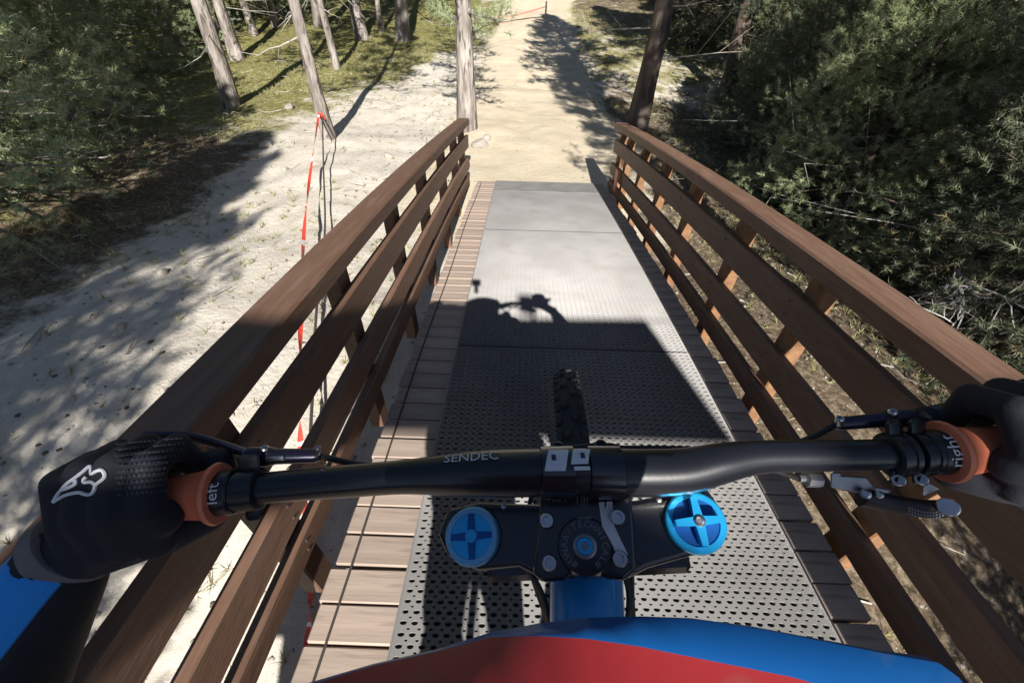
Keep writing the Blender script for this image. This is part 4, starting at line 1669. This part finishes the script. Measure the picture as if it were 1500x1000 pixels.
def dead_branch(u, v, X, label, seed, size=.55):
    rg = np.random.default_rng(seed)
    p0 = np.array(MB @ on_x(u, v, X))
    g0 = float(gz(p0[0], p0[1]))
    mb = MB_()
    root = np.array([p0[0] + .25, p0[1] + .3, g0])
    mid = (root + p0) / 2 + rg.normal(0, .06, 3)
    mb.tube([tuple(root), tuple(mid), tuple(p0)], [.022, .016, .010], 6)

    def grow(p, d, L_, r_, lev):
        pts = [p]
        for i in range(3):
            d = unit(d + rg.normal(0, .28, 3))
            pts.append(pts[-1] + d * L_ / 3)
        mb.tube([tuple(q) for q in pts], list(np.linspace(r_, r_ * .5, 4)), 4, caps=False)
        if lev:
            for k in range(4):
                b = pts[rg.integers(1, 4)]
                grow(b, unit(d + rg.normal(0, .75, 3)), L_ * rg.uniform(.4, .65), r_ * .6, lev - 1)
    for k in range(7):
        a0 = mid + (p0 - mid) * rg.uniform(.2, 1)
        grow(a0, unit(rg.normal(0, 1, 3) + np.array([-.2, -.5, .3])), size * rg.uniform(.5, 1), .008, 2)
    o = mb.build('dead_branch', M['lichen'], None, Vector(root))
    o.location = root
    tag(o, label, 'branch')


M['lichen'] = mat('pale_lichen_wood', (.42, .41, .40), (.62, .61, .59), scale=40, rough=.9, bump=.5, bscale=120)
dead_branch(1405, 395, 3.1, 'bleached dead branch with many fine twigs beside the right railing', 3, .5)
dead_branch(1330, 300, 4.0, 'thin bleached dead branch sticking out of the thicket', 5, .45)
dead_branch(1160, 90, 4.6, 'pale bare branch standing up in the thicket behind the dark trunks', 9, .6)

# ------------------------------------------------------------------ barrier tape, rope, stones, grass


def ribbon(P, wd, twist, seg_len=.1):
    c = [Vector(q) for q in catmull(P, 14)]
    mb = MB_()
    acc = 0
    for i in range(len(c) - 1):
        t = (c[i + 1] - c[i]).normalized()
        acc += (c[i + 1] - c[i]).length
        vs = []
        for j in (i, i + 1):
            a = twist * j
            s_ = t.cross(Vector((0, 0, 1))).normalized()
            u_ = s_.cross(t)
            dvec = s_ * math.cos(a) + u_ * math.sin(a)
            vs += [c[j] - dvec * wd / 2, c[j] + dvec * wd / 2]
        mb.add(vs, [(0, 1, 3, 2)], 1 if (i % 5) in (1,) and i % 2 else 0)
    return mb


t2 = gpt(484, 203)


def rail_line(pxs):
    out = []
    for u, v, X, zmin in pxs:
        p_ = MB @ on_x(u, v, X)
        p_.z = max(p_.z, float(gz(p_.x, p_.y)) + zmin)
        out.append(p_)
    return out


tie = Vector((t2.x - .02, t2.y - .12, t2.z + .38))
tp = [tie] + rail_line([(455, 250, -2.45, .02), (446, 330, -1.95, .04), (441, 450, -1.42, .05), (439, 560, -1.2, .05), (440, 640, -1.08, .05), (447, 740, -.96, .04), (455, 830, -.90, .03), (466, 930, -.86, .03), (480, 1040, -.84, .03)])
tape = ribbon(tp, .03, .22).build('barrier_tape', [M['red_tape'], M['white_tape']], None, tp[4], smooth=False)
tape.location = tp[4]
tag(tape, 'long red and white barrier tape strung from the slender pine along the bridge', 'tape')
so = tape.modifiers.new('solid', 'SOLIDIFY')
so.thickness = .0008
knot = thing('tape_knot', 'knot of red tape wrapped round the slender leaning pine', 'tape', loc=(t2.x, t2.y, t2.z + .36))
MB_().lathe((-.02, 0, 0), (-.07, 0, 1), [(0, .092), (.01, .099), (.05, .097), (.055, .09)], 20).build('wrap', M['red_tape'], knot)
MB_().add([(-.03, -.13, .03), (.05, -.15, .02), (.07, -.16, -.06), (-.02, -.14, -.05)], [(0, 1, 2, 3)]).build('loose_end', M['red_tape'], knot)
rp_ = [tie + Vector((.04, 0, -.03))] + rail_line([(474, 250, -2.35, .03), (476, 335, -1.85, .05), (464, 450, -1.35, .06), (460, 540, -1.2, .06), (455, 640, -1.06, .05), (458, 760, -.95, .04), (470, 900, -.88, .03)])
rope = MB_().tube(catmull(rp_, 10), .009, 6).build('rope', M['wire'], None, rp_[3])
rope.location = rp_[3]
tag(rope, 'thin dark cord running beside the red tape along the bridge', 'rope')
# red tape on the right railing posts
for yy, zz in ((4.60, .30), (4.60, .20)):
    pass
rt_ = MB @ Vector((1.04, 4.62, dz(4.62) + .16))
tr_ = MB_().box((0, 0, 0), (1, 0, 0), (0, cs, -sn), (0, sn, cs), .004, .06, .11).build('tape_scrap', M['red_tape'], None, smooth=False)
tr_.location = rt_ + Vector((-.012, 0, .02))
tag(tr_, 'scrap of red tape wound on the far end of the right railing', 'tape')
# red tape across the trail far up
a, b = gpt(690, 26, .35), gpt(800, 10, .35)
ft = ribbon([a, (a + b) / 2 - Vector((0, 0, .12)), b], .16, .0).build('barrier_tape', [M['red_tape'], M['red_tape']], None, a, smooth=False)
ft.location = a
tag(ft, 'red barrier tape strung across the far end of the trail', 'tape')
for q in (a, b):
    g0 = Vector((q.x, q.y, float(gz(q.x, q.y))))
    s_ = MB_().tube([(0, 0, -.1), (0, 0, q.z - g0.z + .15)], .03, 8).build('stake', M['deadwood'], None)
    s_.location = g0
    tag(s_, 'thin wooden stake holding the far red tape', 'stake', 'stakes of the far tape')

# stones one can tell apart
rocks = []
for i in range(3):
    bm = bmesh.new()
    bmesh.ops.create_icosphere(bm, subdivisions=2, radius=1)
    for v_ in bm.verts:
        q = v_.co
        v_.co = q * (1 + .25 * math.sin(q.x * 3 + i * 2) * math.cos(q.y * 2.5 + i) + random.uniform(-.06, .06))
        v_.co.z *= .62
    me = bpy.data.meshes.new('stone')
    bm.to_mesh(me)
    bm.free()
    me.materials.append(M['rock'])
    rocks.append(me)
for i, (u, v, r_) in enumerate(((702, 216, .14), (712, 206, .10), (660, 205, .09), (648, 188, .07), (570, 232, .08), (390, 215, .09), (425, 160, .10), (300, 320, .05), (240, 400, .045), (180, 480, .04), (418, 250, .05), (640, 170, .1))):
    q = gpt(u, v)
    o = bpy.data.objects.new('stone', rocks[i % 3])
    col.objects.link(o)
    o.location = (q.x, q.y, float(gz(q.x, q.y)) + r_ * .2)
    o.rotation_euler = (0, 0, i * 1.3)
    o.scale = (r_, r_ * .8, r_)
    tag(o, 'pale stone lying beside the far end of the left railing' if i < 4 else 'small pale stone on the dusty slope', 'stone', 'stones by the railing' if i < 4 else 'stones on the dusty slope')


def scatter_grass():
    rg = np.random.default_rng(5)
    N = 34000
    x = rg.uniform(-12, 9, N)
    y = rg.uniform(-1.5, 22, N) ** 1.0
    px = np.interp(y, [-4, 0, 2, 4, 6, 8, 12, 20], [-1.6, -1.7, -2.0, -2.3, -2.4, -2.2, -1.2, 0.5])
    dens = np.clip((vnoise(x * .9, y * .9, 4) - .36) * 3, 0, 1) * np.where(np.abs(x - px) < 1.1, .3, 1) + .05
    dens = np.where((np.abs(x - .27) < 1.25) & (y < 30), 0, dens)
    dens = np.where((x > -1.5) & (x < -.8) & (y < 3.5), .6, dens)
    keep = rg.random(N) < dens
    x, y = x[keep], y[keep]
    C = np.stack([x, y, gz(x, y) + .0], 1)
    D = np.tile([0, 0, 1.], (len(x), 1)) + rg.normal(0, .15, (len(x), 3))
    V, F, t = needles(C, D, rg.uniform(.1, .85, len(x)), rg, 12, .085, .006, .03)
    V[:, 2] = np.maximum(V[:, 2], gz(V[:, 0], V[:, 1]) - .01)
    me = add_mesh('grass', V, F, t)
    me.materials.append(M['drygrass'])
    o = bpy.data.objects.new('grass', me)
    col.objects.link(o)
    tag(o, 'tufts of dry yellow green grass growing on the slope', 'grass', kind='stuff')


scatter_grass()


def scatter_bits(name, N, xr, yr, size, m, label, cat, seed, cond=None):
    rg = np.random.default_rng(seed)
    x, y = rg.uniform(*xr, N), rg.uniform(*yr, N)
    if cond is not None:
        k_ = cond(x, y, rg)
        x, y = x[k_], y[k_]
    n_ = len(x)
    s_ = size * rg.uniform(.35, 1.3, (n_, 1)) ** 1.5
    z = gz(x, y)
    base_ = np.array([[1, 0, 0], [0, 1, 0], [-1, 0, 0], [0, -1, 0], [0, 0, .7], [0, 0, -.4]])
    V = base_[None] * s_[:, None] * rg.uniform(.6, 1.3, (n_, 6, 1))
    an = rg.uniform(0, 6.28, n_)
    c_, q_ = np.cos(an)[:, None], np.sin(an)[:, None]
    V = np.stack([V[..., 0] * c_ - V[..., 1] * q_, V[..., 0] * q_ + V[..., 1] * c_, V[..., 2]], -1)
    V = V + np.stack([x, y, z], 1)[:, None]
    f_ = np.array([[0, 1, 4], [1, 2, 4], [2, 3, 4], [3, 0, 4], [1, 0, 5], [2, 1, 5], [3, 2, 5], [0, 3, 5]])
    F = (f_[None] + (np.arange(n_) * 6)[:, None, None]).reshape(-1, 3)
    me = add_mesh(name, V.reshape(-1, 3), F)
    me.materials.append(m)
    o = bpy.data.objects.new(name, me)
    col.objects.link(o)
    tag(o, label, cat, kind='stuff')


scatter_bits('pebbles', 17000, (-7, 7), (-1.5, 14), .013, M['rock'], 'loose pebbles scattered over the dusty ground', 'pebbles', 21,
             lambda x, y, rg: rg.random(len(x)) < np.where(np.abs(x - .3) < 1.0, .15, 1))


def twigs():
    rg = np.random.default_rng(31)
    mb = MB_()
    for i in range(900):
        x, y = (rg.uniform(1.2, 9), rg.uniform(-1, 13)) if i % 4 else (rg.uniform(-8, -1), rg.uniform(1, 13))
        L_ = rg.uniform(.06, .35)
        an = rg.uniform(0, 6.28)
        p = np.array([x, y, float(gz(x, y)) + .01])
        d_ = np.array([math.cos(an), math.sin(an), rg.uniform(-.1, .3)])
        mb.tube([p, p + d_ * L_ * .5 + rg.normal(0, .02, 3), p + d_ * L_], [.006, .005, .002], 3, caps=False)
    o = mb.build('twigs', M['deadwood'], None)
    tag(o, 'dry twigs and sticks lying on the forest floor', 'twigs', kind='stuff')


twigs()

scatter_bits('bark_chips', 9000, (-8, 8), (-1.5, 15), .016, M['bark_dark'], 'dark bark chips and cone scales strewn on the ground', 'bark chips', 41,
             lambda x, y, rg: rg.random(len(x)) < np.where(np.abs(x - .3) < 1.2, .05, np.clip((vnoise(x * .7, y * .7, 5) - .35) * 2.5, 0, 1)))
